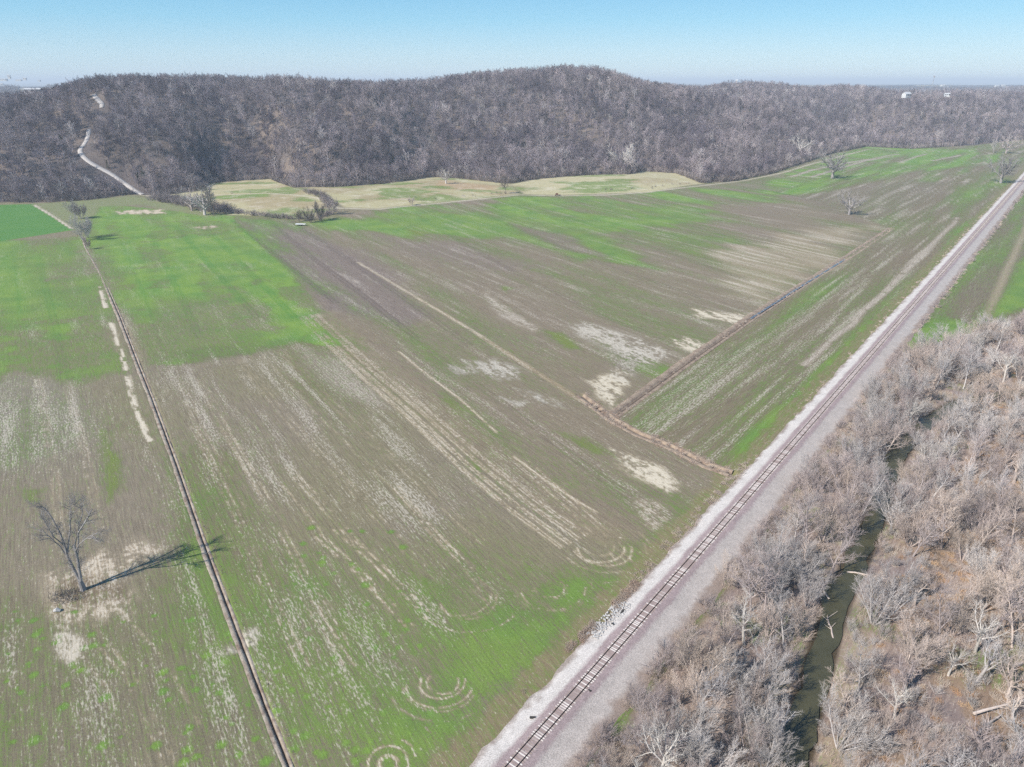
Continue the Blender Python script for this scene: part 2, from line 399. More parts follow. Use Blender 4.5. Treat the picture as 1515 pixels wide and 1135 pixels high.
arc(812,868,3.6,190,390,seed=135,v=.8); arc(812,868,4.3,200,370,seed=136,v=.6); arc(820,868,7.8,185,360,seed=137,v=.7,dash=.7); arc(820,868,8.8,185,380,seed=138,v=.5,dash=.9)
arc(690,882,6.2,200,370,seed=139,v=.7); arc(690,882,7.2,210,365,seed=140,v=.6); arc(690,885,11.5,205,335,seed=141,v=.7,dash=.7)
arc(575,1130,3.6,-40,230,seed=142); arc(575,1130,4.8,20,70,seed=143); arc(575,1130,1.6,0,360,seed=144,wd=.6); arc(575,1130,9,-20,60,seed=145,v=.6,dash=.8)
arc(890,810,6.0,180,370,seed=146); arc(890,810,7.4,190,400,seed=147); arc(895,812,10,200,380,seed=148,v=.6); arc(897,815,12,260,400,seed=149,v=.5); arc(885,806,4.2,200,380,seed=150,v=.6)
arc(1020,612,7,180,340,seed=151,v=.6); arc(1020,612,9,160,330,seed=152,v=.5); arc(1075,640,3,0,360,seed=153,v=.7,wd=.5); arc(1082,660,5,120,330,seed=154,v=.5)
# dark wheelings pressed into the crop
def wheelings(P, offs, v=.7, wd=.5, dk=.72):
    global col, green, straw, deep
    for i, q in enumerate(par(P, offs)):
        m = line(q, wd, .3, .15, 500+i, world=True)*v
        straw = blend(straw, m, .02); deep = blend(deep, m*.8, .9); col = col*(1-m*(1-dk))[:,None]
wheelings([(345,326),(420,385),(500,448)], [0, 2.2], .9)
wheelings([(395,322),(470,385),(545,440),(620,500)], [0, 2.4], .8)
wheelings([(430,325),(520,385),(600,440),(700,510)], [0, 2.4], .6)
wheelings([(262,335),(330,410),(385,470)], [0, 2.2], .7); wheelings([(300,330),(370,400),(440,470)], [0, 2.2], .55)
wheelings([(225,345),(262,420),(300,500)], [0, 2.2], .5); wheelings([(180,360),(215,440),(240,520)], [0], .4)
wheelings([(620,322),(760,400),(900,470),(1000,505)], [0, 2.4], .5); wheelings([(720,318),(880,385),(1040,440)], [0, 2.4], .5)
wheelings([(840,320),(980,370),(1110,415)], [0, 2.4], .5); wheelings([(950,312),(1080,350),(1190,388)], [0, 2.4], .45)
wheelings([(640,520),(740,590),(860,680),(960,750)], [0, 2.4], .45, dk=.8)
wheelings([(60,380),(85,480),(100,560)], [0, 2.2], .5); wheelings([(20,370),(30,470)], [0], .4)
wheelings([(1150,285),(1230,300),(1300,322),(1330,330)], [0, 3], .7, .9); wheelings([(960,600),(1100,510),(1260,405),(1400,300)], [0, 2.4], .4)
wheelings([(1010,640),(1150,545),(1300,420),(1430,300)], [0, 2.4], .4); wheelings([(745,1085),(860,985),(960,880),(1060,760)], [-1.2, .8], .55, .45, .7)
# strip between second ditch and railway
mB = poly([(907,621),(1110,476),(1250,390),(1322,342),(1215,300),(1150,285),(1190,245),(1280,217),(1520,220),(1500,262),(1084,700)], 1.5)
col = blend(col, mB*.8, lin(132, 118, 104)); green = blend(green, mB*.9, .42+(n_big-.5)*.9); straw = blend(straw, mB*.9, .26+(n_mid-.5)*1.2)
m = poly([(940,610),(1060,520),(1200,470),(1100,560),(1000,640)], 10, 12, 20, 22, True); straw = blend(straw, m*.5, .5)
m = poly([(1085,690),(1090,660),(1180,580),(1260,500),(1330,440),(1420,340),(1480,285),(1478,300),(1400,385),(1250,540),(1150,640)], 2.5, 3, 20, 23, True)
green = blend(green, m, .88); straw = blend(straw, m, .05)
m = line([(1190,540),(1240,495),(1262,480),(1275,462),(1310,432),(1345,395),(1380,360),(1412,330),(1416,322)], 1.5, 1.4)*sstep(.25, .55, fbm(gx/6, gy/6, 87, 3)+.1)
straw = blend(straw, m*.9, .6); green = blend(green, m*.9, .08); col = blend(col, m, lin(158,144,134))
m = poly([(1180,250),(1280,217),(1440,222),(1490,240),(1300,258),(1240,280),(1150,290),(1120,280)], 12, 24, 40, 24, True)
green = blend(green, m*.9, .74+(n_big-.5)*1.3); straw = blend(straw, m*.8, .2+(n_mid-.5)*1.4)
m = poly([(1170,290),(1300,270),(1400,268),(1350,310),(1260,330)], 14, 20, 40, 25, True); green = blend(green, m*.6, .2); col = blend(col, m*.7, lin(134,120,112))
for q in ([(1170,262),(1200,252),(1260,240),(1330,228)], [(1200,262),(1280,238),(1320,232)], [(1330,240),(1370,228)], [(1380,238),(1420,230)]):
    m = line(q, 2.5, 2)*.8; straw = blend(straw, m, .8); green = blend(green, m, .1)
# lane and grass verge by the field edge
ROADLANE = [(495,312),(560,313),(640,305),(700,299),(770,291),(830,292),(900,291),(960,288),(1032,279),(1100,268),(1160,255),(1200,243),(1280,222)]
# right of the railway
mR = ((bo > 5) & (bl > 250)).astype(float)*(1-sstep(1300, 1400, grr))
col = blend(col, mR*.8, lin(126, 113, 102)); green = blend(green, mR*.9, .42+(nB_big-.5)*.9); straw = blend(straw, mR*.8, .16+(nB_mid-.5)*.8)
m = poly([(1330,520),(1345,480),(1400,470),(1440,480),(1515,455),(1800,420),(1800,360),(1515,380),(1480,440),(1420,500),(1380,530)], 6, 8, 15, 26, True); green = blend(green, m, .8); straw = blend(straw, m, .05)
m = line([(1460,470),(1490,400),(1530,310)], 2, 1.5, B if False else 0); col = blend(col, m*.7, TAN); green = blend(green, m*.6, .15)
# wood floor
wood = sstep(9.5, 12, bo)*(1-sstep(0, 3, bl-(267+(bo-10)*2.5)))*sstep(-300, -200, bl)
fl = fbm(gx/11, gy/11, 61, 4)
wc = lin(150,132,124)[None,:]*(1-sstep(.35,.6,fl))[:,None] + lin(168,146,130)[None,:]*sstep(.35,.6,fl)[:,None]
col = col*(1-wood[:,None]) + wc*wood[:,None]
green = blend(green, wood, .12+sstep(.6,.75, fbm(gx/16, gy/16, 63, 3))*.35); straw = blend(straw, wood, .2)
cd, _ = seg_dist(gx, gy, CREEK)
_s = wood*np.exp(-((cd-6.0)/3.0)**2)*sstep(.4,.6,fl); green = blend(green, _s*.8, .38); col = blend(col, _s*.5, lin(176,158,132))
m = wood*sstep(.50, .62, fbm(gx/9+4, gy/9, 67, 3))*sstep(34, 48, bo); col = blend(col, m*.7, lin(160,134,108))
m = wood*(1-sstep(2.5, 3.8, cd)); col = blend(col, m, lin(84,72,54)); green = blend(green, m, .1); straw = blend(straw, m, 0)
# verge beside the railway
_v = (1-sstep(2.4, 4.6, np.abs(bo+8.4) + (fbm(bl/5, bo/5, 71, 3)-.5)*4))*(1-sstep(1200,1400,grr))
m = _v*(bo < 0)*.85; col = blend(col, m, lin(150,134,112)); green = blend(green, m, .35); deep = blend(deep, m, -.4); straw = blend(straw, m, .2)
# far left dark green field
m = poly([(-400,303),(0,303),(50,302),(108,340),(60,348),(0,357),(-400,362)], 2); green = blend(green, m, 1.15); deep = blend(deep, m, .75); green = green*(1-m*.25*(1-n_sm)); straw = blend(straw, m, 0)
m = line([(50,303),(80,321),(106,338)], .9, .5); straw = blend(straw, m, .9); green = blend(green, m, 0); col = blend(col, m, PALE)
m = poly([(52,302),(190,291),(230,295),(330,322),(300,322),(210,303),(150,306),(128,345),(112,340)], 4, 5, 12, 27); col = blend(col, m, lin(150,144,122)); green = blend(green, m, .42); straw = blend(straw, m, .25)
whitep([(170,313),(190,311),(240,311),(245,317),(205,318),(175,318)], 3, 5, 10, 43, .9, lin(214,192,172))
whitep([(290,336),(320,334),(325,338),(295,340)], 3, 5, 10, 44, .7, lin(206,184,166))
# lone tree patch
whitep([(62,852),(110,838),(200,800),(240,812),(180,850),(195,880),(185,905),(100,925),(75,900)], 3, 4, 8, 45, .75, lin(198,180,164))
whitep([(80,940),(95,930),(120,945),(128,960),(110,985),(90,975)], 1.2, 2, 4, 46, .8, lin(190,178,165))
m = poly([(85,862),(120,850),(180,865),(185,885),(130,900),(95,898)], 2, 2, 5, 47); col = blend(col, m*.8, lin(130,114,100)); straw = blend(straw, m*.5, .3); green = blend(green, m*.7, .25)
whitep([(325,965),(350,940),(378,925),(380,945),(355,965)], 1.5, 2, 5, 48, .7, lin(196,188,180))
for k in range(80):          # bright tufts of volunteer crop in the near fields
    a = rng.uniform(0, 420); b = rng.uniform(905, 1130); q = at(a, b)
    d = np.hypot((gx-q[0]), (gy-q[1])); s_ = rng.uniform(.5, 1.5)
    green = np.maximum(green, .9*np.exp(-(d/s_)**2)*(mLF if a < 400 else 1))
for k in range(60):
    a = rng.uniform(420, 640); b = rng.uniform(780, 1130); q = at(a, b)
    d = np.hypot((gx-q[0]), (gy-q[1])); s_ = rng.uniform(.6, 1.6)
    green = np.maximum(green, .85*np.exp(-(d/s_)**2))
# pastures
m = poly([(232,291),(312,271),(400,264),(436,283),(497,310),(480,326),(330,320)], 3); PAST = lin(192,182,150)
pn = fbm(gx/40, gy/25, 91, 4)
def past(m, c=PAST):
    global col, green, straw
    m = m*(grr < np.interp(np.arctan2(gx, gy), E_AZ, E_R)+6)
    col = blend(col, m, c); green = blend(green, m, .12+sstep(.48,.66,pn)*.45); straw = blend(straw, m, .25+1.2*(n_sm-.5)); col = blend(col, m*sstep(.5,.7,n_iso)*.6, lin(168,148,122))
past(m)
m = poly([(320,293),(395,293),(400,298),(330,300)], 3, 4, 20, 28); green = blend(green, m*.8, .75)
m = poly([(436,283),(500,282),(570,276),(640,262),(690,266),(750,273),(768,290),(700,298),(560,312),(510,311),(470,290)], 3); past(m)
m = poly([(755,276),(800,266),(930,260),(950,253),(1000,257),(1040,275),(960,288),(830,291),(775,290)], 3); past(m, lin(198,188,158))
m = poly([(650,270),(740,280),(720,290),(640,284)], 5, 5, 20, 29); col = blend(col, m*.5, lin(196,160,134))
for q in (ROADLANE, [(212,289),(240,292),(290,292),(340,292),(395,293),(430,296),(470,300),(497,311)]):
    m = line(q, 1.8, 1.5)*.75; col = blend(col, m, lin(196,186,168)); straw = blend(straw, m, .7); green = blend(green, m, .08)
_az = np.arctan2(gx, gy)
# brown tilled strip behind the pasture
# hillside and far country
az_ = np.arctan2(gx, gy); d0_ = np.interp(az_, E_AZ, E_R); dc_ = np.interp(az_, _c[:,0], _c[:,2])
hill = sstep(-4, 6, grr-d0_)*(np.abs(az_) < 1.2)
hn = fbm(gx/60, gy/60, 95, 4)
hc = lin(104,94,90)[None,:]*(1-sstep(.4,.62,hn))[:,None] + lin(132,117,106)[None,:]*sstep(.4,.62,hn)[:,None]
col = col*(1-hill[:,None]) + hc*hill[:,None]
green = blend(green, hill, .08); straw = blend(straw, hill, .1); deep = blend(deep, hill, 0)
farm = sstep(2300, 2700, grr)
fn = fbm(gx/260, gy/420, 97, 4); fn2 = fbm(gx/35, gy/60, 98, 3)
fc = lin(84,78,82)[None,:]*(.35+1.3*fn2)[:,None]
fo = sstep(.56,.6,fn)*sstep(3500,4500,grr)
fc = fc*(1-fo[:,None]) + lin(170,158,128)[None,:]*fo[:,None]
col = col*(1-farm[:,None]) + fc*farm[:,None]
green = blend(green, farm, 0); straw = blend(straw, farm, 0)

_f = (1-hill)*(1-farm)*(1-wood)
col = col*(1-_f[:,None]*np.array([-.02,.01,.17])[None,:])
green = green + _f*.09
green = np.clip(green, 0, 1.2); straw = np.clip(straw, 0, 1)
me = bpy.data.meshes.new('ground')
v = np.stack([gx, gy, gz], 1).astype(np.float32)
i0 = (np.arange(NR-1)[:,None]*NA + np.arange(NA-1)[None,:]).ravel()
quads = np.stack([i0, i0+NA, i0+NA+1, i0+1], 1)
# counter-clockwise seen from above
def fast_mesh(me, v, f):
    me.vertices.add(len(v)); me.vertices.foreach_set('co', np.asarray(v, np.float32).ravel())
    k = f.shape[1]
    me.loops.add(f.size); me.loops.foreach_set('vertex_index', f.ravel().astype(np.int32))
    me.polygons.add(len(f)); me.polygons.foreach_set('loop_start', np.arange(0, f.size, k, dtype=np.int32))
    try: me.polygons.foreach_set('loop_total', np.full(len(f), k, np.int32))
    except Exception: pass
    me.update(calc_edges=True); me.validate()
    return me
quads = quads[:, ::-1]
fast_mesh(me, v, quads)
ap = me.attributes.new('soil', 'FLOAT_COLOR', 'POINT')
ap.data.foreach_set('color', np.concatenate([col*K, np.ones((N,1))], 1).astype(np.float32).ravel())
ap = me.attributes.new('cover', 'FLOAT_COLOR', 'POINT')
ap.data.foreach_set('color', np.stack([green, straw, deep, rowb], 1).astype(np.float32).ravel())
me.polygons.foreach_set('use_smooth', np.ones(len(me.polygons), bool))

# ------------------------------------------------------------------ node helpers
class NT:
    def __init__(s, name, rough=.9):
        s.m = bpy.data.materials.new(name); s.m.use_nodes = True
        s.t = s.m.node_tree; s.t.nodes.clear()
        s.out = s.n('ShaderNodeOutputMaterial'); s.b = s.n('ShaderNodeBsdfPrincipled')
        s.b.inputs['Roughness'].default_value = rough
        s.b.inputs['Specular IOR Level'].default_value = .2
        s.t.links.new(s.b.outputs[0], s.out.inputs[0])
    def n(s, k): return s.t.nodes.new(k)
    def l(s, a, b): s.t.links.new(a, b)
    def val(s, x, sock):
        if isinstance(x, (int, float)): sock.default_value = x
        elif isinstance(x, tuple): sock.default_value = x
        else: s.l(x, sock)
    def math(s, op, a, b=0.0, c=None, clamp=False):
        n = s.n('ShaderNodeMath'); n.operation = op; n.use_clamp = clamp
        s.val(a, n.inputs[0]); s.val(b, n.inputs[1])
        if c is not None: s.val(c, n.inputs[2])
        return n.outputs[0]
    def mix(s, f, a, b):
        n = s.n('ShaderNodeMix'); n.data_type = 'RGBA'
        s.val(f, n.inputs['Factor']); s.val(a, n.inputs[6]); s.val(b, n.inputs[7]); return n.outputs[2]
    def noise(s, vec, scale, detail=2.0, rough=.55):
        n = s.n('ShaderNodeTexNoise'); n.inputs['Scale'].default_value = scale
        n.inputs['Detail'].default_value = detail; n.inputs['Roughness'].default_value = rough
        s.l(vec, n.inputs['Vector']); return n.outputs['Fac']
    def pos(s):
        return s.n('ShaderNodeNewGeometry').outputs['Position']
    def attr(s, name):
        n = s.n('ShaderNodeAttribute'); n.attribute_name = name; return n
    def sep(s, v):
        n = s.n('ShaderNodeSeparateXYZ'); s.l(v, n.inputs[0]); return n.outputs
    def comb(s, x, y, z=0.0):
        n = s.n('ShaderNodeCombineXYZ'); s.val(x, n.inputs[0]); s.val(y, n.inputs[1]); s.val(z, n.inputs[2]); return n.outputs[0]
    def bump(s, h, strength=.5, dist=.1):
        n = s.n('ShaderNodeBump'); n.inputs['Strength'].default_value = strength; n.inputs['Distance'].default_value = dist
        s.l(h, n.inputs['Height']); s.l(n.outputs[0], s.b.inputs['Normal'])
    def mul(s, colr, f):
        n = s.n('ShaderNodeVectorMath'); n.operation = 'SCALE'; s.l(colr, n.inputs[0]); s.val(f, n.inputs['Scale']); return n.outputs[0]
    def base(s, c): s.val(c, s.b.inputs['Base Color'])

def ground_material():
    M = NT('field_ground', .95)
    p = M.pos(); x, y, z = M.sep(p)
    soil = M.attr('soil'); cov = M.attr('cover')
    cs = M.n('ShaderNodeSeparateColor'); M.l(cov.outputs['Color'], cs.inputs[0])
    G, ST, D = cs.outputs[0], cs.outputs[1], cs.outputs[2]; RB = cov.outputs['Alpha']
    def rowco(a):
        s_, c_ = math.sin(a), math.cos(a)
        al = M.math('ADD', M.math('MULTIPLY', x, s_), M.math('MULTIPLY', y, c_))
        ac = M.math('SUBTRACT', M.math('MULTIPLY', x, c_), M.math('MULTIPLY', y, s_))
        return al, ac
    a1, c1 = rowco(AA); a2, c2 = rowco(RA)
    def lerp(a, b): return M.math('ADD', M.math('MULTIPLY', a, M.math('SUBTRACT', 1.0, RB)), M.math('MULTIPLY', b, RB))
    al, ac = lerp(a1, a2), lerp(c1, c2)
    row = M.comb(M.math('MULTIPLY', al, .30), ac)
    row2 = M.comb(M.math('MULTIPLY', al, .06), ac)
    nfine = M.noise(p, 2.4, 4, .8)
    nmed = M.noise(row, .75, 3, .6)
    nrow = M.noise(row2, 1.9, 3, .65)
    nstr = M.noise(row, 2.2, 2, .7)
    mixn = M.math('ADD', M.math('ADD', M.math('MULTIPLY', nfine, .45), M.math('MULTIPLY', nmed, .25)), M.math('MULTIPLY', nrow, .30))
    gm = M.math('ADD', M.math('MULTIPLY', M.math('SUBTRACT', mixn, .5), 8.5), M.math('ADD', M.math('MULTIPLY', M.math('SUBTRACT', G, .5), 2.7), .5), clamp=True)
    gm = M.math('MULTIPLY', gm, .88)
    mixs = M.math('ADD', M.math('ADD', M.math('MULTIPLY', nstr, .55), M.math('MULTIPLY', nrow, .25)), M.math('MULTIPLY', nfine, .2))
    sm = M.math('ADD', M.math('MULTIPLY', M.math('SUBTRACT', mixs, .5), 10.0), M.math('ADD', M.math('MULTIPLY', M.math('SUBTRACT', ST, .5), 3.0), .35), clamp=True)
    soilv = M.mul(soil.outputs['Color'], M.math('ADD', .38, M.math('MULTIPLY', nrow, 1.1)))
    soilv = M.mul(soilv, M.math('ADD', .30, M.math('MULTIPLY', nfine, 1.4)))
    gy_ = hexlin(126,158,62,K); gb = hexlin(104,144,60,K); gd = hexlin(66,132,52,K)
    nc = M.noise(p, .05, 3)
    gc = M.mix(M.math('MULTIPLY', M.math('SUBTRACT', nc, .38), 4.0, clamp=True), gy_, gb)
    gc = M.mix(M.math('MAXIMUM', D, 0.0, clamp=True), gc, gd)
    gc = M.mix(M.math('MULTIPLY', D, -1.0, clamp=True), gc, hexlin(128,138,48,K))
    dull = M.math('SUBTRACT', 1.0, M.math('MULTIPLY', M.math('SUBTRACT', G, .50), 2.0, clamp=True))
    gc = M.mix(M.math('MULTIPLY', dull, .75), gc, hexlin(102,116,60,K))
    gc = M.mul(gc, M.math('ADD', .22, M.math('ADD', M.math('MULTIPLY', nfine, 1.0), M.math('MULTIPLY', nrow, .55))))
    strawc = M.mix(.55, soil.outputs['Color'], hexlin(222,210,192,K*1.1))
    c = M.mix(gm, soilv, gc)
    c = M.mix(M.math('MULTIPLY', sm, .85), c, strawc)
    M.base(c)
    M.bump(M.math('ADD', M.math('MULTIPLY', nfine, .6), M.math('MULTIPLY', nrow, .5)), .55, .35)
    return M.m
MAT_GROUND = ground_material()
me.materials.append(MAT_GROUND)
ground = bpy.data.objects.new('ground', me); C.objects.link(ground); ground['kind'] = 'structure'
del GX, GY, GR

# ------------------------------------------------------------------ materials
def simple(name, c, rough=.9, nscale=3.0, amt=.3, rnd=.0, bump=0, spec=.2, metal=0):
    M = NT(name, rough)
    tc = M.n('ShaderNodeTexCoord').outputs['Object']
    n = M.noise(tc, nscale, 4, .65)
    f = M.math('ADD', 1-amt/2, M.math('MULTIPLY', n, amt))
    f = M.math('ADD', M.math('MULTIPLY', M.math('SUBTRACT', n, .5), amt*2), 1.0)
    if rnd:
        oi = M.n('ShaderNodeObjectInfo').outputs['Random']
        f = M.math('MULTIPLY', f, M.math('ADD', 1-rnd/2, M.math('MULTIPLY', oi, rnd)))
    rgb = M.n('ShaderNodeRGB'); rgb.outputs[0].default_value = c
    M.base(M.mul(rgb.outputs[0], f))
    if bump: M.bump(n, bump, .05)
    M.b.inputs['Specular IOR Level'].default_value = spec; M.b.inputs['Metallic'].default_value = metal
    return M.m
def two_tone(name, c1, c2, rnd=.4, amt=.35, nscale=.6):
    """bark whose tone shifts from tree to tree"""
    M = NT(name, .92)
    tc = M.n('ShaderNodeTexCoord').outputs['Object']
    n = M.noise(tc, nscale, 4, .65)
    oi = M.n('ShaderNodeObjectInfo').outputs['Random']
    c = M.mix(oi, c1, c2)
    r2 = M.math('FRACT', M.math('MULTIPLY', oi, 17.31))
    f = M.math('ADD', M.math('MULTIPLY', M.math('SUBTRACT', n, .5), amt*2), M.math('ADD', 1-rnd/2, M.math('MULTIPLY', r2, rnd)))
    M.base(M.mul(c, f)); return M.m
BARK_GREY = two_tone('grey_bark', (.42,.385,.37,1), (.50,.455,.42,1))
BARK_MAUVE = two_tone('brown_grey_twigs', (.34,.28,.265,1), (.45,.38,.355,1))
BARK_TAN = two_tone('tan_twigs', (.52,.43,.36,1), (.44,.36,.32,1))
BARK_WHITE = two_tone('pale_sycamore_bark', (.60,.55,.49,1), (.46,.42,.38,1), .3, .5, .9)
BARK_DARK = two_tone('dark_bark', (.13,.115,.11,1), (.17,.15,.14,1))
def hill_bark():
    M = NT('hill_wood_twigs', .92); oi = M.n('ShaderNodeObjectInfo')
    a = M.noise(oi.outputs['Location'], .014, 3, .6); r = oi.outputs['Random']; r2 = M.math('FRACT', M.math('MULTIPLY', r, 17.31))
    t = M.math('ADD', M.math('MULTIPLY', M.math('SUBTRACT', a, .5), 3.4), r, clamp=True)
    c = M.mix(t, (.165,.135,.155,1), (.40,.335,.33,1))
    c = M.mix(M.math('MULTIPLY', M.math('GREATER_THAN', r2, .93), .6), c, (.54,.49,.45,1))
    M.base(M.mul(c, M.math('ADD', .55, M.math('MULTIPLY', M.math('FRACT', M.math('MULTIPLY', r, 5.7)), .95)))); return M.m
FOREST_BARK = hill_bark()
CEDAR = two_tone('cedar_green', (.035,.05,.025,1), (.05,.065,.03,1), .4, .5, 1.2)
BRUSH = two_tone('dry_brush', (.48,.38,.32,1), (.56,.48,.40,1), .4)
REED = two_tone('rust_leaves', (.44,.27,.16,1), (.50,.36,.23,1), .4)
FIELD_BARK = two_tone('dark_field_tree_bark', (.27,.25,.24,1), (.33,.30,.28,1), .2, .6)
DARKBRUSH = two_tone('dark_brush', (.15,.125,.12,1), (.22,.19,.17,1), .4)

TWIG = {'grey_bark': two_tone('fine_grey_twigs', (.33,.30,.29,1), (.42,.375,.35,1)), 'pale_sycamore_bark': two_tone('fine_pale_twigs', (.40,.36,.33,1), (.34,.30,.28,1)),
        'tan_twigs': two_tone('fine_tan_twigs', (.44,.36,.30,1), (.36,.30,.27,1)), 'brown_grey_twigs': two_tone('fine_brown_twigs', (.27,.22,.21,1), (.36,.30,.28,1))}
def obj(name, me, mat=None, parent=None, loc=None):
    o = bpy.data.objects.new(name, me); C.objects.link(o)
    if mat is not None:
        me.materials.clear(); me.materials.append(mat); me.materials.append(TWIG.get(mat.name, mat))
    if parent is not None: o.parent = parent
    if loc is not None: o.location = loc
    return o
def tag(o, label=None, cat=None, group=None, kind=None):
    if label: o['label'] = label
    if cat: o['category'] = cat
    if group: o['group'] = group
    if kind: o['kind'] = kind
    return o
def empty(name, loc, rz=0, scale=1.0):
    o = bpy.data.objects.new(name, None); C.objects.link(o)
    o.location = loc; o.rotation_euler = (0, 0, rz); o.scale = (scale,)*3; o.empty_display_size = .5
    return o
def hz(x, y): return float(height(np.array([float(x)]), np.array([float(y)]))[0])
def hit(px, py):
    """first point where the sight line through a picture point meets the land"""
    x, y, d = ray(px, py); t = np.linspace(100, 3500, 6000)/math.hypot(x, y)
    X, Y, Z = x*t, y*t, CAMH+d*t
    h = height(X, Y); k = np.where(Z < h)[0]
    k = k[0] if len(k) else -1
    return float(X[k]), float(Y[k]), float(h[k])

class MB:
    def __init__(s): s.v = []; s.f = []; s.tw = []
    def tube(s, pts, rad, sides, cap=False):
        n0 = len(s.v); k = len(pts)
        for i, p in enumerate(pts):
            a = pts[max(i-1, 0)]; b = pts[min(i+1, k-1)]
            d = (b-a).normalized() if (b-a).length > 1e-6 else Vector((0,0,1))
            u = d.orthogonal().normalized() if abs(d.z) > .95 else d.cross(Vector((0,0,1))).normalized()
            w_ = d.cross(u)
            for j in range(sides):
                t = 2*math.pi*j/sides
                q = p + (u*math.cos(t)+w_*math.sin(t))*rad[i]; s.v.append(q[:])
        for i in range(k-1):
            for j in range(sides):
                a = n0+i*sides+j; b = n0+i*sides+(j+1) % sides
                s.f.append((a, b, b+sides, a+sides))
        if cap: s.f.append(tuple(n0+(k-1)*sides+j for j in range(sides))); s.f.append(tuple(n0+j for j in range(sides-1, -1, -1)))
    def blade(s, a, b, wd):
        d = (b-a); u = d.cross(Vector((0,0,1)))
        u = u.normalized()*wd/2 if u.length > 1e-6 else Vector((wd/2,0,0))
        v = d.cross(u).normalized()*wd/2
        n = len(s.v); s.v += [(a+u)[:], (a-u)[:], b[:], (a+v)[:], (a-v)[:]]
        s.tw += [len(s.f), len(s.f)+1]; s.f += [(n, n+1, n+2), (n+3, n+4, n+2)]
    def box(s, c, d, ax=None):
        c = Vector(c); X, Y, Z = ax if ax else (Vector((1,0,0)), Vector((0,1,0)), Vector((0,0,1)))
        n = len(s.v)
        for k in range(8):
            q = c + X*d[0]/2*(1 if k & 1 else -1) + Y*d[1]/2*(1 if k & 2 else -1) + Z*d[2]/2*(1 if k & 4 else -1); s.v.append(q[:])
        for q in ((0,2,3,1),(4,5,7,6),(0,1,5,4),(2,6,7,3),(0,4,6,2),(1,3,7,5)): s.f.append(tuple(n+i for i in q))
    def poly(s, pts):
        n = len(s.v); s.v += [tuple(p) for p in pts]; s.f.append(tuple(range(n, n+len(pts))))
    def mesh(s, name):
        m = bpy.data.meshes.new(name); m.from_pydata(s.v, [], s.f); m.update()
        if s.tw:
            mi = np.zeros(len(s.f), np.int32); mi[s.tw] = 1; m.polygons.foreach_set('material_index', mi)
        return m
    def build(s, name, mat, parent=None, loc=None): return obj(name, s.mesh(name), mat, parent, loc)

# ------------------------------------------------------------------ leafless trees
BWK = [1.0]
def rv(r): return Vector((r.gauss(0,1), r.gauss(0,1), r.gauss(0,1))).normalized()
def G(P, k, lv):
    a = P[k]; return a[min(lv, len(a)-1)]
def grow(r, wood, crown, start, d, L, rad, lv, P):
    nseg = G(P,'seg',lv); pts = [start.copy()]; rads = [rad]; d = d.normalized()
    tw = lv >= P['blade']
    for i in range(nseg):
        d = (d + rv(r)*G(P,'wob',lv) + Vector((0,0,1))*G(P,'up',lv)).normalized()
        pts.append(pts[-1] + d*L/nseg); rads.append(rad*(1-(i+1)/nseg*G(P,'taper',lv)))
    mb = wood if lv < P['woodlv'] else crown
    if tw:
        for i in range(nseg): mb.blade(pts[i], pts[i+1], P['bw']*BWK[0]*(1-.25*i))
    else: mb.tube(pts, rads, G(P,'sides',lv))
    if lv+1 < P['levels']:
        n = G(P,'kids',lv); n = max(1, int(n*r.uniform(.8, 1.2)))
        ph = r.uniform(0, 6.28)
        for k in range(n):
            t = G(P,'t0',lv) + (1-G(P,'t0',lv))*(k+r.random()*.8)/n; t = min(t, .99)
            i = min(int(t*nseg), nseg-1); f = t*nseg-i
            q = pts[i].lerp(pts[i+1], f); dd = (pts[i+1]-pts[i]).normalized()
            ph += 2.4 + r.uniform(-.5, .5)
            u = dd.orthogonal().normalized(); w_ = dd.cross(u)
            ang = math.radians(G(P,'ang',lv)*r.uniform(.7, 1.25))
            nd = dd*math.cos(ang) + (u*math.cos(ph)+w_*math.sin(ph))*math.sin(ang)
            grow(r, wood, crown, q, nd, L*G(P,'len',lv)*(1-.45*t)*r.uniform(.75, 1.25), max(rads[i]*P['rr'], .012), lv+1, P)
BASEP = dict(seg=[5,4,3,1,1], sides=[7,5,3,3,3], wob=[.10,.16,.2,.1,.1], up=[.05,.10,.10,.05,0], taper=[.6,.75,.8,1,1], blade=3, woodlv=1, levels=4,
             kids=[9,8,7,7], t0=[.3,.2,.15,.1], ang=[48,42,38,36], len=[.55,.5,.42,.5], rr=.5, bw=.05)
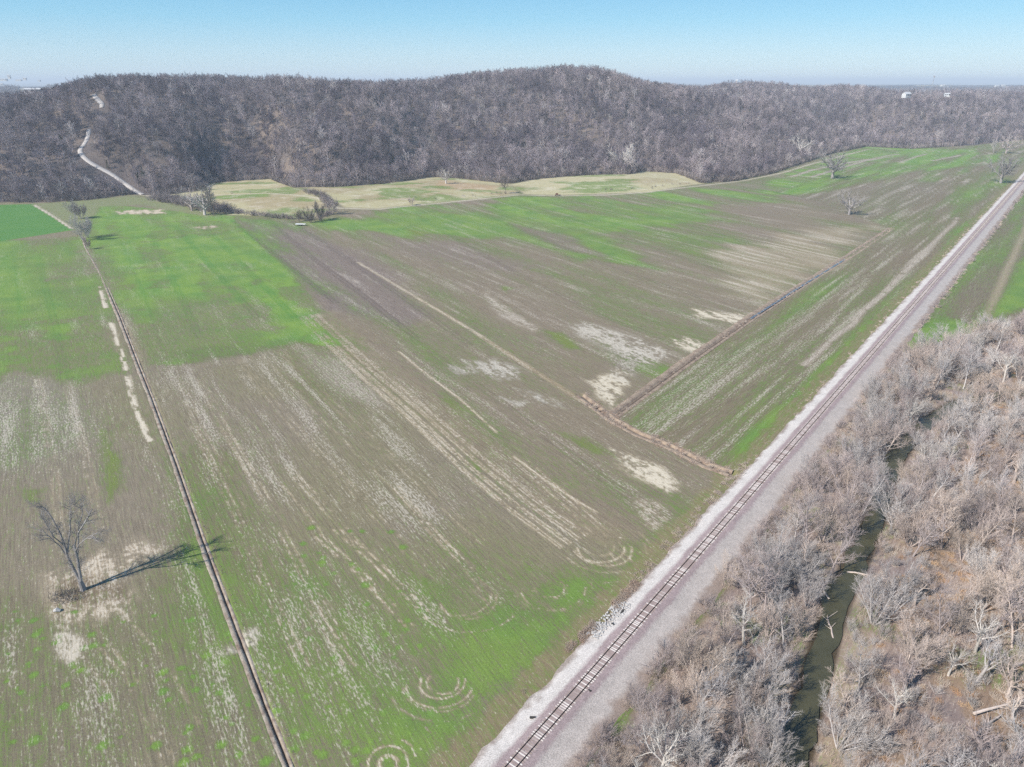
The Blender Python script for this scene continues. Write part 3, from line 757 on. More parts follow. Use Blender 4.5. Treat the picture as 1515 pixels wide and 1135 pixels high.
def make_tree_mesh(seed, kind):
    r = random.Random(seed); wd, cr = MB(), MB(); P = dict(BASEP); up = Vector((0,0,1))
    if kind == 'vase':         # several stems fanning out of the ground
        P.update(blade=3, kids=[10,9,10,7], t0=[.25,.15,.1,.1], ang=[26,30,34,30], len=[.55,.52,.6,.5], up=[.0,.05,.05,.06], bw=.034, wob=[.06,.1,.14,.1])
        k = r.randint(5, 7)
        for i in range(k):
            a = 6.28*i/k + r.uniform(-.4,.4); ti = math.radians(r.uniform(10, 38))
            d = Vector((math.cos(a)*math.sin(ti), math.sin(a)*math.sin(ti), math.cos(ti)))
            grow(r, wd, cr, Vector((math.cos(a)*.25, math.sin(a)*.25, -.4)), d, r.uniform(7, 10), r.uniform(.09, .15), 0, P)
    elif kind == 'oval':
        P.update(kids=[18,10,10,6], t0=[.25,.15,.1,.1], ang=[48,42,38,34], len=[.46,.5,.52,.5], bw=.036, taper=[.9,.8,.8,1,1])
        grow(r, wd, cr, Vector((0,0,-.5)), up+Vector((r.uniform(-.1,.1), r.uniform(-.1,.1), 0)), 13, .22, 0, P)
    elif kind == 'spread':     # forked trunk and crooked rising limbs
        P.update(seg=[3,6,4,2,1], kids=[7,10,12,7], t0=[.6,.2,.12,.1], ang=[40,46,42,40], len=[1.5,.44,.46,.55], up=[.05,.10,.06,.03,0], wob=[.06,.2,.24,.2,.1],
                 taper=[.3,.8,.8,1,1], rr=.6, bw=.038, blade=3)
        grow(r, wd, cr, Vector((0,0,-.5)), up, 4.6, .34, 0, P)
    elif kind == 'pale':       # sycamore with long white limbs, thinner crown
        P.update(seg=[4,7,5,2,1], kids=[7,10,12,7], t0=[.5,.25,.2,.1], ang=[36,46,44,40], len=[1.15,.44,.48,.5], up=[.05,.10,.05,.03,0], wob=[.08,.24,.28,.2,.1],
                 taper=[.35,.78,.8,1,1], rr=.52, bw=.038, blade=3, sides=[8,6,4,3,3])
        grow(r, wd, cr, Vector((0,0,-.5)), up+Vector((r.uniform(-.2,.2), r.uniform(-.2,.2), 0)), 6.5, .28, 0, P)
    elif kind == 'field':      # broad open-grown crown on a short trunk
        P.update(seg=[2,5,3,1,1], kids=[10,9,9,7], t0=[.45,.15,.1,.1], ang=[52,44,42,40], len=[2.6,.45,.5,.5], up=[.05,.10,.05,.03,0], wob=[.05,.16,.2,.1,.1],
                 taper=[.25,.85,.8,.8,1], rr=.5, bw=.04, blade=3)
        grow(r, wd, cr, Vector((0,0,-.5)), up, 3.4, .42, 0, P)
    elif kind == 'shrub':
        P.update(kids=[7,7,6,0], t0=[.15,.1,.1,.1], ang=[26,28,30,30], len=[.55,.5,.5,.5], up=[.0,.04,.05,0], bw=.04, blade=2, levels=3, seg=[4,3,1,1], sides=[3,3,3,3])
        for i in range(11):
            a = r.uniform(0, 6.28); ti = math.radians(r.uniform(5, 50))
            d = Vector((math.cos(a)*math.sin(ti), math.sin(a)*math.sin(ti), math.cos(ti)))
            grow(r, wd, cr, Vector((math.cos(a)*.3, math.sin(a)*.3, -.3)), d, r.uniform(2.5, 4.5), .04, 0, P)
    elif kind == 'far':        # light tree for the far hillside
        P.update(seg=[3,2,1,1], kids=[12,8,6], t0=[.4,.2,.1], ang=[58,46,40], len=[.42,.52,.5], up=[.05,.14,.1], levels=4, blade=2, sides=[4,3,3], bw=.15,
                 taper=[.8,.8,1], woodlv=1, wob=[.06,.12,.1,.1])
        grow(r, wd, cr, Vector((0,0,-1)), up, 15.5, .28, 0, P)
    elif kind == 'farfork':
        P.update(seg=[2,3,1,1], kids=[7,8,6], t0=[.55,.25,.1], ang=[38,46,42], len=[1.15,.44,.5], up=[.05,.12,.1], levels=4, blade=2, sides=[4,3,3], bw=.15,
                 taper=[.3,.8,1], woodlv=1, wob=[.06,.14,.1,.1])
        grow(r, wd, cr, Vector((0,0,-1)), up, 7.0, .32, 0, P)
    return wd.mesh(kind+'_trunk'), cr.mesh(kind+'_crown')

def joined(*ms):
    V = []; F = []
    for m in ms:
        n = len(V); V += [v.co[:] for v in m.vertices]; F += [tuple(n+i for i in p.vertices) for p in m.polygons]
    m = bpy.data.meshes.new('joined'); m.from_pydata(V, [], F); m.update()
    m.polygons.foreach_set('material_index', np.array([p.material_index for q in ms for p in q.polygons], np.int32)); return m

# ------------------------------------------------------------------ scatter through geometry nodes (uncountable masses only)
PROTO = bpy.data.collections.new('prototypes')
def scatter(name, pts, rots, scales, variants, protos, label=None, cat=None):
    """one stuff object: points carrying prototypes"""
    m = bpy.data.meshes.new(name); P = np.asarray(pts, np.float32)
    m.vertices.add(len(P)); m.vertices.foreach_set('co', P.ravel())
    for nm, dat in (('rz', rots), ('sc', scales)):
        a = m.attributes.new(nm, 'FLOAT', 'POINT'); a.data.foreach_set('value', np.asarray(dat, np.float32))
    a = m.attributes.new('vi', 'INT', 'POINT'); a.data.foreach_set('value', np.asarray(variants, np.int32))
    o = bpy.data.objects.new(name, m); C.objects.link(o)
    g = bpy.data.node_groups.new(name+'_nodes', 'GeometryNodeTree')
    g.interface.new_socket('Geometry', in_out='INPUT', socket_type='NodeSocketGeometry')
    g.interface.new_socket('Geometry', in_out='OUTPUT', socket_type='NodeSocketGeometry')
    n = g.nodes.new; L = g.links.new
    gi = n('NodeGroupInput'); go = n('NodeGroupOutput'); jn = n('GeometryNodeJoinGeometry')
    def named(nm, t):
        a = n('GeometryNodeInputNamedAttribute'); a.data_type = t; a.inputs['Name'].default_value = nm; return a.outputs['Attribute']
    rz, sc, vi = named('rz', 'FLOAT'), named('sc', 'FLOAT'), named('vi', 'INT')
    cb = n('ShaderNodeCombineXYZ'); L(rz, cb.inputs[2])
    for k, po in enumerate(protos):
        oi = n('GeometryNodeObjectInfo'); oi.inputs['Object'].default_value = po; oi.inputs['As Instance'].default_value = True
        cmp = n('FunctionNodeCompare'); cmp.data_type = 'INT'; cmp.operation = 'EQUAL'; L(vi, cmp.inputs[2]); cmp.inputs[3].default_value = k
        ip = n('GeometryNodeInstanceOnPoints'); L(gi.outputs[0], ip.inputs['Points']); L(cmp.outputs[0], ip.inputs['Selection'])
        L(oi.outputs['Geometry'], ip.inputs['Instance']); L(cb.outputs[0], ip.inputs['Rotation']); L(sc, ip.inputs['Scale'])
        L(ip.outputs[0], jn.inputs[0])
    L(jn.outputs[0], go.inputs[0])
    md = o.modifiers.new('scatter', 'NODES'); md.node_group = g
    o['kind'] = 'stuff'
    if label: o['label'] = label
    if cat: o['category'] = cat
    return o
def proto(name, m, mat):
    m.materials.clear(); m.materials.append(mat); m.materials.append(TWIG.get(mat.name, mat))
    o = bpy.data.objects.new(name, m); PROTO.objects.link(o); return o

# ------------------------------------------------------------------ railway
def ribbon(name, pts, prof, mat, n_edge_noise=0, step=1.5, smooth=True, zf=None, attr=True, zadd=0.0):
    """strip of land following a line; prof = [(offset, z), ...] from left to right"""
    P = []; 
    for (x0, y0), (x1, y1) in zip(pts[:-1], pts[1:]):
        L = math.hypot(x1-x0, y1-y0); k = max(1, int(L/step))
        for i in range(k): P.append((x0+(x1-x0)*i/k, y0+(y1-y0)*i/k))
    P.append(pts[-1]); P = np.array(P)
    T = np.gradient(P, axis=0)
    for _ in range(3):
        T[1:-1] = (T[:-2]+T[1:-1]*2+T[2:])/4
    T /= np.hypot(T[:,0], T[:,1])[:,None]+1e-9
    Nn = np.stack([T[:,1], -T[:,0]], 1)
    s = np.concatenate([[0], np.cumsum(np.hypot(*(P[1:]-P[:-1]).T))])
    offs = np.array([p[0] for p in prof], float); zz = np.array([p[1] for p in prof], float)
    O = np.tile(offs, (len(P), 1))
    if n_edge_noise:
        for j in range(len(offs)):
            O[:, j] += (fbm(s/4, s*0+j*3.7, 17+j, 3)-.5)*n_edge_noise*min(1, abs(offs[j])/abs(offs).max()+.1)
    X = P[:,0][:,None]+Nn[:,0][:,None]*O; Y = P[:,1][:,None]+Nn[:,1][:,None]*O
    Zg = zf(X, Y) if zf is not None else 0
    Z = Zg + zz[None,:] + zadd + np.zeros_like(X)
    n, k = X.shape
    i0 = (np.arange(n-1)[:,None]*k + np.arange(k-1)[None,:]).ravel()
    f = np.stack([i0, i0+1, i0+k+1, i0+k], 1)
    m = bpy.data.meshes.new(name); fast_mesh(m, np.stack([X.ravel(), Y.ravel(), Z.ravel()], 1), f)
    a = m.attributes.new('off', 'FLOAT', 'POINT'); a.data.foreach_set('value', np.tile(offs, n).astype(np.float32))
    m.polygons.foreach_set('use_smooth', np.full(len(m.polygons), smooth))
    return obj(name, m, mat)

def ballast_material():
    M = NT('ballast_gravel', .95); p = M.pos()
    off = M.attr('off').outputs['Fac']
    n1 = M.noise(p, 4.5, 3, .75); n2 = M.noise(p, .22, 4, .6); n3 = M.noise(p, 1.1, 3, .6)
    j = M.math('ADD', off, M.math('MULTIPLY', M.math('SUBTRACT', n2, .5), 5.0))
    ab = M.math('ABSOLUTE', M.math('ADD', off, M.math('MULTIPLY', M.math('SUBTRACT', n3, .5), 1.2)))
    white = hexlin(210,200,190,.85); mauve = hexlin(170,150,146,.8); blue = hexlin(190,178,168,.82); brown = hexlin(152,132,118,.78)
    right = M.math('MULTIPLY', M.math('SUBTRACT', off, 0.0), 2.0, clamp=True)
    outer = M.mix(right, white, blue)
    f = M.math('MULTIPLY', M.math('SUBTRACT', ab, 2.3), 1.1, clamp=True)
    c = M.mix(f, mauve, outer)
    fr = M.math('MULTIPLY', M.math('SUBTRACT', j, 6.4), .6, clamp=True)
    c = M.mix(M.math('MULTIPLY', fr, .85), c, brown)
    fl = M.math('MULTIPLY', M.math('SUBTRACT', -5.2, j), .8, clamp=True)
    c = M.mix(M.math('MULTIPLY', fl, .75), c, brown)
    c = M.mul(c, M.math('ADD', .05, M.math('MULTIPLY', n1, 1.9)))
    c = M.mul(c, M.math('ADD', .6, M.math('ADD', M.math('MULTIPLY', n3, .4), M.math('MULTIPLY', n2, .4))))
    M.base(c); M.bump(n1, .8, .12); return M.m
MAT_BALLAST = ballast_material()
S0, S1 = -60, 1500
emb = ribbon('railway_embankment', [rail_xy(S0, 0), rail_xy(S1, 0)],
             [(-7.6,-.35),(-6.4,.10),(-5.2,.35),(-3.6,.70),(-2.5,1.02),(-1.9,1.20),(0,1.21),(1.9,1.20),(2.6,1.0),(4.0,.62),(6.0,.36),(8.2,.14),(9.6,.02),(11.0,-.5)],
             MAT_BALLAST, n_edge_noise=3.2, step=1.6)
emb['kind'] = 'structure'

MAT_RAIL = simple('rusty_rail', (.035,.027,.024,1), .6, 2, .3, spec=.3)
MAT_TIE = NT('weathered_tie', .95)
oi = MAT_TIE.n('ShaderNodeObjectInfo').outputs['Random']
tcn = MAT_TIE.n('ShaderNodeTexCoord').outputs['Object']
nz = MAT_TIE.noise(tcn, 3, 4)
tcol = MAT_TIE.mix(MAT_TIE.math('MULTIPLY', MAT_TIE.math('SUBTRACT', oi, .25), 2.0, clamp=True), hexlin(160,142,130,.85), hexlin(222,212,200,.95))
MAT_TIE.base(MAT_TIE.mul(tcol, MAT_TIE.math('ADD', .6, MAT_TIE.math('MULTIPLY', nz, .8))))
MAT_TIE = MAT_TIE.m
def tie_mat_far():
    M = NT('weathered_tie_far', .95); n = M.noise(M.pos(), 1.1, 2)
    M.base(M.mix(M.math('MULTIPLY', M.math('SUBTRACT', n, .35), 3.2, clamp=True), hexlin(160,142,130,.85), hexlin(214,204,194,.9))); return M.m
track = empty('railway_track', (*rail_xy(0, 0), 1.2), -RA)
tag(track, 'single straight railway line of dark rails running diagonally beside the fields', 'railway')
for sx in (-.78, .78):
    mb = MB(); L0, L1 = S0, S1
    for (w0, z0, z1) in ((.17,.03,.06), (.05,.06,.17), (.09,.17,.215)):
        mb.box((sx, (L0+L1)/2, (z0+z1)/2), (w0, L1-L0, z1-z0))
    mb.build('rail', MAT_RAIL, track)
tm = MB(); tm.box((0,0,0), (2.6,.24,.14)); tmesh = tm.mesh('railway_tie'); tmesh.materials.append(MAT_TIE)
SP_ = .56; k0 = 0; far = MB()
s_ = -18.0; cnt = 0
while s_ < S1-5:
    yy = s_+rng.uniform(-.03,.03); a = rng.uniform(-.02,.02)
    if cnt < 300:
        o = bpy.data.objects.new('railway_tie', tmesh); C.objects.link(o); o.parent = track
        o.location = (rng.uniform(-.06,.06), yy, -.035+rng.uniform(-.02,.01)); o.rotation_euler = (0,0,a); cnt += 1
    else: far.box((rng.uniform(-.06,.06), yy, -.035), (2.6,.24,.14))
    s_ += SP_
fo = far.build('railway_tie', tie_mat_far(), track); fo['kind'] = 'stuff'

# ------------------------------------------------------------------ ditches, road, creek
def ditch_material(name, bank, bottom, half, water=(.30,.20,.11,1)):
    M = NT(name, .95); p = M.pos(); off = M.attr('off').outputs['Fac']
    n = M.noise(p, 1.6, 4, .7); n2 = M.noise(p, .35, 3)
    ab = M.math('ABSOLUTE', off)
    c = M.mix(M.math('MULTIPLY', M.math('SUBTRACT', n2, .4), 4.0, clamp=True), bank, hexlin(140,120,104,K))
    f = M.math('MULTIPLY', M.math('SUBTRACT', M.math('ADD', half, M.math('MULTIPLY', M.math('SUBTRACT', n, .5), .25)), ab), 6.0, clamp=True)
    c = M.mix(f, c, bottom)
    c = M.mul(c, M.math('ADD', .45, M.math('MULTIPLY', n, 1.1)))
    M.base(c); M.bump(n, .8, .25); return M.m
MD1 = ditch_material('left_ditch_bank', hexlin(178,164,146,K), hexlin(92,72,54,K), .2)
MD2 = ditch_material('weedy_ditch_bank', hexlin(172,152,130,K), hexlin(110,96,84,K), .5)
d1 = ribbon('drainage_ditch', DITCH_L, [(-.9,-.15),(-.6,.03),(-.3,.0),(-.18,-.34),(.12,-.34),(.26,.0),(.6,.10),(1.1,.09),(1.6,-.15)], MD1, .9, .8)
d2 = ribbon('drainage_ditch', DITCH_B, [(-3.8,-.15),(-3.0,.10),(-1.5,.25),(-.8,-.2),(-.45,-.7),(.45,-.7),(.8,-.2),(1.3,.2),(2.2,-.15)], MD2, .8, 1.5)
d3 = ribbon('drainage_ditch', DITCH_C, [(-2.6,-.15),(-2.0,.15),(-1.0,.3),(-.6,-.2),(-.35,-.6),(.35,-.6),(.6,-.2),(1.3,.3),(2.2,.15),(2.9,-.15)], MD2, .9, 1.2)
for d in (d1, d2, d3): d['kind'] = 'structure'
M = NT('ditch_water_surface', .12); M.base((.16,.12,.075,1)); M.b.inputs['Specular IOR Level'].default_value = .5; MWB = M.m
dw = ribbon('ditch_water', [DITCH_B[i] for i in (2,3,4)], [(-.6,.02),(.6,.02)], NT('blue_water', .08).m, .3, 3, zadd=.06); dw['kind'] = 'structure'
dw.data.materials[0].node_tree.nodes['Principled BSDF'].inputs['Base Color'].default_value = (.11,.12,.13,1)

ROADPX = [(560,313),(520,314),(497,309),(470,300),(430,296),(395,293),(340,292),(290,292),(240,291),(212,288),(190,274),(168,259),(146,248),(128,238),(119,228),(118,221),(126,212),(131,200),(131,192)]
road_pts = [hit(a, b)[:2] for a, b in ROADPX[9:]]
zf = lambda X, Y: height(X.ravel(), Y.ravel()).reshape(X.shape)
M = NT('pale_gravel', .95); n = M.noise(M.pos(), .8, 4, .7); M.base(M.mix(n, hexlin(176,166,156,.8), hexlin(214,206,198,.8))); MAT_ROAD = M.m
def sm(pts, it=2):
    for _ in range(it):
        q = [pts[0]]
        for a, b in zip(pts[:-1], pts[1:]):
            q += [(a[0]*.75+b[0]*.25, a[1]*.75+b[1]*.25), (a[0]*.25+b[0]*.75, a[1]*.25+b[1]*.75)]
        pts = q+[pts[-1]]
    return pts
road_pts = sm(road_pts)
rd = ribbon('gravel_road', road_pts, [(-2.7,-.4),(-2.2,.5),(2.2,.5),(2.7,-.4)], MAT_ROAD, .6, 4, zf=zf); rd['kind'] = 'structure'
ROAD2 = [hit(a, b)[:2] for a, b in [(150,160),(151,154),(146,149),(141,144),(139,140)]]
rd2 = ribbon('gravel_road', ROAD2, [(-3,-.3),(-2.5,.7),(2.5,.7),(3,-.3)], MAT_ROAD, .6, 4, zf=zf); rd2['kind'] = 'structure'

M = NT('creek_water_surface', .16); n = M.noise(M.pos(), .25, 3); M.base(M.mix(n, (.04,.038,.018,1), (.09,.082,.042,1)))
M.b.inputs['Specular IOR Level'].default_value = .5
nb = M.noise(M.pos(), 1.2, 2); M.bump(nb, .08, .1); M.b.inputs['Specular IOR Level'].default_value = .28; MAT_CREEK = M.m
ck = ribbon('creek_water', sm(CREEK), [(-2.5,0),(0,0),(2.5,0)], MAT_CREEK, 3.0, 2, zadd=-1.62); ck['kind'] = 'structure'

# ------------------------------------------------------------------ tree prototypes
NEARK = ['vase','vase','vase','oval','oval','spread','spread','pale','pale','vase']
near = []
for i, k in enumerate(NEARK):
    t, c = make_tree_mesh(100+i*13, k); near.append((k, t, c))
shr = [joined(*make_tree_mesh(400+i, 'shrub')) for i in range(4)]
farm_ = [joined(*make_tree_mesh(500+i, 'far' if i % 2 else 'farfork')) for i in range(6)]
FARP = [proto('hill_tree', m, FOREST_BARK) for m in farm_]
def cedar_mesh(seed, h=9):
    r = random.Random(seed); mb = MB(); mb.tube([Vector((0,0,-.5)), Vector((0,0,h))], [.2,.03], 5)
    for k in range(420):
        z = h*(.06+.94*r.random()**1.2); R = (1-z/h)*2.4+.25; a = r.uniform(0,6.28)
        p = Vector((math.cos(a)*R*r.uniform(.4,1), math.sin(a)*R*r.uniform(.4,1), z)); d = rv(r)*.5; e = rv(r)*.45
        mb.poly([p, p+d, p+e])
    return mb.mesh('cedar')
CEDP = proto('hill_cedar', cedar_mesh(3), CEDAR)
PALEP = proto('hill_pale_tree', joined(*make_tree_mesh(77, 'farfork')), BARK_WHITE)
def copy_tree(k, x, y, sc, rz, label, group, mat, tilt=0.0, z=None, name='bare_tree', cat='tree'):
    kind, t, c = near[k]
    root = empty(name, (x, y, hz(x, y) if z is None else z), rz, sc)
    if tilt: root.rotation_euler = (tilt*math.cos(rz*3), tilt*math.sin(rz*3), rz)
    tag(root, label, cat, group)
    o1 = bpy.data.objects.new('trunk', tmesh_for(t, mat)); C.objects.link(o1); o1.parent = root
    o2 = bpy.data.objects.new('crown', tmesh_for(c, mat)); C.objects.link(o2); o2.parent = root
    return root
_tm = {}
def tmesh_for(m, mat):
    k = (m.name, mat.name)
    if k not in _tm:
        q = m.copy(); q.materials.clear(); q.materials.append(mat); q.materials.append(TWIG.get(mat.name, mat)); _tm[k] = q
    return _tm[k]

# ------------------------------------------------------------------ creekside wood: individual trees
cand = []
step = 6.5
for s in np.arange(-45, 400, step):
    for o in np.arange(9.5, 215, step):
        ss, oo = s+rng.uniform(-2.4,2.4), o+rng.uniform(-2.4,2.4)
        if oo < 11.5+3*math.sin(ss*.08) or ss > 262+(oo-10)*2.45: continue
        x, y = rail_xy(ss, oo)
        px, py = project(x, y, 4.0)
        if px > 1570 or py > 1240 or px < 780: continue
        cd = seg_dist(np.array([x]), np.array([y]), CREEK)[0][0]
        if cd < 2.8 or (cd < 4.6 and px > np.interp(py, [580,640,740,860,940,1060,1135], [1420,1345,1300,1250,1222,1190,1172])): continue
        # grassy opening on the right bank
        if cd < 12 and px > 1190 and 800 < py < 1150 and rng.random() < .5: continue
        cand.append((ss, oo, x, y, px, py, cd, int(round((o-9.5)/step))))
cand.sort(key=lambda q: math.hypot(q[2], q[3]))
KW = {'vase':'many-stemmed', 'oval':'slender', 'spread':'forked', 'pale':'crooked'}
rest = []
NT_ = 0
ROWN = {}; todo = []; roots = []
for q in cand:
    ss, oo, x, y, px, py, cd, _row = q
    if NT_ >= 292: rest.append(q); continue
    if px > 1400 or (px > 1330 and py > 900): k = rng.choice([5,6,7,8,3,4,0,1,2,9])
    elif oo < 20: k = rng.choice([0,1,2,9,0,3])
    else: k = rng.choice([0,1,2,3,4,0,1,5,6,9,3,4,2,9,8])
    kind = near[k][0]
    mat = rng.choice([BARK_WHITE, BARK_GREY]) if kind == 'pale' else rng.choice([BARK_GREY, BARK_GREY, BARK_MAUVE, BARK_TAN]) if kind != 'spread' else rng.choice([BARK_GREY, BARK_TAN, BARK_WHITE])
    if px > 1330 and rng.random() < .26: continue
    if oo > 45 and kind != 'pale': mat = rng.choice([BARK_TAN, BARK_TAN, BARK_MAUVE, BARK_GREY])
    if oo > 45 and kind == 'vase': mat = rng.choice([BARK_TAN, BARK_MAUVE, BARK_GREY])
    sc = rng.uniform(.8, 1.3)
    if oo < 17: sc *= .68
    tone = {'grey_bark':'grey','brown_grey_twigs':'brown-grey','tan_twigs':'tan','pale_sycamore_bark':'whitish'}[mat.name]
    ROWN.setdefault(q[7], []); ROWN[q[7]].append(q[0]); todo.append((q, tone, kind))
    roots.append(copy_tree(k, x, y, sc, rng.uniform(0, 6.28), 'tree', 'bare trees of the creekside wood', mat, rng.uniform(0, .14)))
    NT_ += 1
ORD = ['first','second','third','fourth','fifth','sixth','seventh','eighth','ninth','tenth','eleventh','twelfth','thirteenth','fourteenth','fifteenth','sixteenth']
def nth(i): return ORD[i] if i < len(ORD) else str(i+1)+('st' if (i+1) % 10 == 1 else 'nd' if (i+1) % 10 == 2 else 'rd' if (i+1) % 10 == 3 else 'th')
for (q, tone, kind), root in zip(todo, roots):
    i = sorted(ROWN[q[7]]).index(q[0])
    root['label'] = f'{tone} {KW[kind]} bare tree, {nth(i)} from the bottom in the {nth(q[7])} row from the railway'
print('INFO near trees', NT_, 'rest', len(rest))
NEARP = [proto('wood_tree', joined(near[i][1], near[i][2]), {0:BARK_GREY,3:BARK_MAUVE,5:BARK_TAN}[i]) for i in (0, 3, 5)]
if rest:
    scatter('distant_wood_trees', [(q[2], q[3], hz(q[2], q[3])) for q in rest], [rng.uniform(0,6.28) for _ in rest], [rng.uniform(.6,1.0) for _ in rest],
            [rng.randrange(3) for _ in rest], NEARP, 'more bare grey trees filling the creekside wood', 'trees')

# undergrowth
def brush_mesh(seed, n, h, sp, wd):
    r = random.Random(seed); mb = MB()
    for k in range(n):
        a = r.uniform(0,6.28); q = r.random()**.6*sp; p = Vector((math.cos(a)*q, math.sin(a)*q, -.1))
        ti = r.uniform(0, .7); b = r.uniform(0, 6.28)
        e = p + Vector((math.cos(b)*math.sin(ti), math.sin(b)*math.sin(ti), math.cos(ti)))*h*r.uniform(.4,1.1)
        mb.blade(p, e, wd)
        if r.random() < .5:
            m_ = p.lerp(e, .6); mb.blade(m_, m_+(e-p)*.35+rv(r)*h*.22, wd*.8)
    return mb.mesh('brush')
BR = [proto('brush_clump', brush_mesh(i, 90, 1.5, 1.3, .05), BRUSH) for i in range(2)] + [proto('tall_brush', shr[i], (BARK_MAUVE, BARK_TAN, BARK_GREY, BARK_GREY)[i]) for i in range(4)]
RU = proto('rust_clump', brush_mesh(9, 110, 1.1, 1.3, .09), REED)
P_, R_, S_, V_ = [], [], [], []
for k in range(9000):
    s = rng.uniform(-40, 380); o = 9 + rng.random()**.8*110
    if s > 266+(o-10)*2.5: continue
    x, y = rail_xy(s, o); px, py = project(x, y, 1)
    if px > 1560 or py > 1200: continue
    if seg_dist(np.array([x]), np.array([y]), CREEK)[0][0] < 3.4: continue
    v_ = rng.choice([0,1,0,1,2,3,4,5]) if o > 14 else rng.choice([0,1,0,1,1,3])
    if o > 40 and px > 1300 and rng.random() < .34: v_ = 6
    P_.append((x, y, hz(x, y))); R_.append(rng.uniform(0,6.28)); S_.append(rng.uniform(.5, 1.1)*(1 if v_ < 2 else .8)); V_.append(v_)
print('INFO brush', len(P_))
scatter('undergrowth', P_, R_, S_, V_, BR+[RU], 'dry pinkish brown brush and saplings covering the wood floor', 'undergrowth')

# weeds along ditches and the railway verge
P_, R_, S_, V_ = [], [], [], []
def along(line_, dens, off0, off1, sc0, sc1, vs, lim=1e9):
    for (x0, y0), (x1, y1) in zip(line_[:-1], line_[1:]):
        L = math.hypot(x1-x0, y1-y0); nx, ny = (y1-y0)/L, -(x1-x0)/L
        for k in range(int(L*dens)):
            t = rng.random(); o = rng.uniform(off0, off1); x, y = x0+(x1-x0)*t+nx*o, y0+(y1-y0)*t+ny*o
            if vnoise(np.array([x/7]), np.array([y/7]), 5)[0] < .35: continue
            P_.append((x, y, hz(x, y))); R_.append(rng.uniform(0,6.28)); S_.append(rng.uniform(sc0, sc1)); V_.append(rng.choice(vs))
along(DITCH_C, 3.5, -3, 3, .35, .7, [0,1,2])
along(DITCH_B, .9, -3.5, 2, .3, .55, [0,1])
along(DITCH_L[1:], .35, -2.2, -1.2, .12, .25, [0,1])
along([rail_xy(-20,-7.6), rail_xy(60,-7.6)], .9, -1.6, 1.2, .3, .6, [0,1])
along([rail_xy(60,-7.2), rail_xy(130,-7.2)], 1.8, -2, 1.2, .3, .75, [0,1,1])
along([rail_xy(130,-7.2), rail_xy(900,-7.2)], .4, -1.2, 1.0, .3, .6, [0,1])
along([rail_xy(28,-7.4), rail_xy(40,-7.4)], 7, -.9, .9, .5, .8, [2,1]); along([rail_xy(46,-7.0), rail_xy(58,-7.0)], 7, -.9, .9, .5, .8, [2,2,1])
along([rail_xy(-20,10.5), rail_xy(270,10.5)], 3.0, -2.2, 2.5, .4, .9, [0,1,3])
along([rail_xy(270,9.5), rail_xy(900,9.5)], .7, -1.5, 1.5, .4, .8, [0,1,3])
RUST2 = proto('russet_weeds', brush_mesh(21, 90, 1.2, 1.2, .06), simple('russet', (.50,.38,.30,1), .95, 2, .3, rnd=.4))
scatter('verge_weeds', P_, R_, S_, V_, [BR[0], BR[1], RUST2, BR[2]], 'dry brown weeds along the ditches and the railway verge', 'weeds')

# ------------------------------------------------------------------ hillside forest (one mass)
def road_clear(x, y):
    d, _ = seg_dist(x, y, road_pts)
    # keep the sight line to the road open: test points moved away from the camera
    r = np.hypot(x, y); ok = d > 6
    for k in (10, 20, 30):
        d, _ = seg_dist(x*(1+k/r), y*(1+k/r), road_pts); ok &= d > 5
    for k in (0, 15, 30, 45, 60):
        d, _ = seg_dist(x*(1+k/r), y*(1+k/r), ROAD2); ok &= d > 7
    return ok
azs = np.radians(np.arange(-47, 47, .25)); rr_ = np.arange(450, 4700, 12.0)
AZG, RG = np.meshgrid(azs, rr_, indexing='ij')
HZ_ = height((RG*np.sin(AZG)).ravel(), (RG*np.cos(AZG)).ravel()).reshape(RG.shape)
tanv = (HZ_ - CAMH + 4)/RG
hor = np.maximum.accumulate(tanv, axis=1)
fx, fy = [], []
def add_band(r0, r1, sp):
    n = int(math.radians(92)*(r1*r1-r0*r0)/2/(sp*sp))
    r = np.sqrt(nr.uniform(r0*r0, r1*r1, n)); a = nr.uniform(math.radians(-46), math.radians(46), n)
    fx.append(r*np.sin(a)); fy.append(r*np.cos(a))
add_band(500, 1000, 5.6); add_band(1000, 1500, 6.2); add_band(1500, 2200, 7.4); add_band(2200, 2800, 10); add_band(2800, 4600, 17)
fx = np.concatenate(fx); fy = np.concatenate(fy)
a = np.arctan2(fx, fy); r = np.hypot(fx, fy); d0 = np.interp(a, E_AZ, E_R)
keep = (r > d0+3) & road_clear(fx, fy)
pxl = project(fx, fy, fx*0)[0]
keep &= (pxl > -70) & (pxl < 1590)
fz = height(fx, fy)
ai = np.clip(((a-azs[0])/(azs[1]-azs[0])).astype(int), 0, len(azs)-1); ri = np.clip(((r-450)/12).astype(int)-1, 0, len(rr_)-1)
keep &= ((fz+19-CAMH)/r > hor[ai, ri])
# clearings
PXF, PYF = project(fx, fy, fz)
CLEAR = [(1325,1430,140,147), (30,68,130,140), (70,85,133,138)]
for x0, x1, y0, y1 in CLEAR: keep &= ~((PXF > x0) & (PXF < x1) & (PYF > y0) & (PYF < y1))
thin = fbm(fx/55, fy/55, 321, 3)
keep &= (nr.rand(fx.size) < np.where(thin > .64, .5, 1.0))
fx, fy, fz, r = fx[keep], fy[keep], fz[keep], r[keep]
n = fx.size; print('INFO forest trees', n)
var = nr.randint(0, 6, n); u = nr.rand(n)
var = np.where(u < .004, 6, np.where(u < .010, 7, var))
sc = nr.uniform(.7, 1.35, n)*np.where(r > 2200, 1.3, 1.0)*np.where(r > 2800, .85, 1.0)
scatter('hillside_forest', np.stack([fx, fy, fz], 1), nr.uniform(0, 6.28, n), sc, var, FARP+[CEDP, PALEP], 'leafless grey-purple forest covering the hills behind the fields', 'forest')

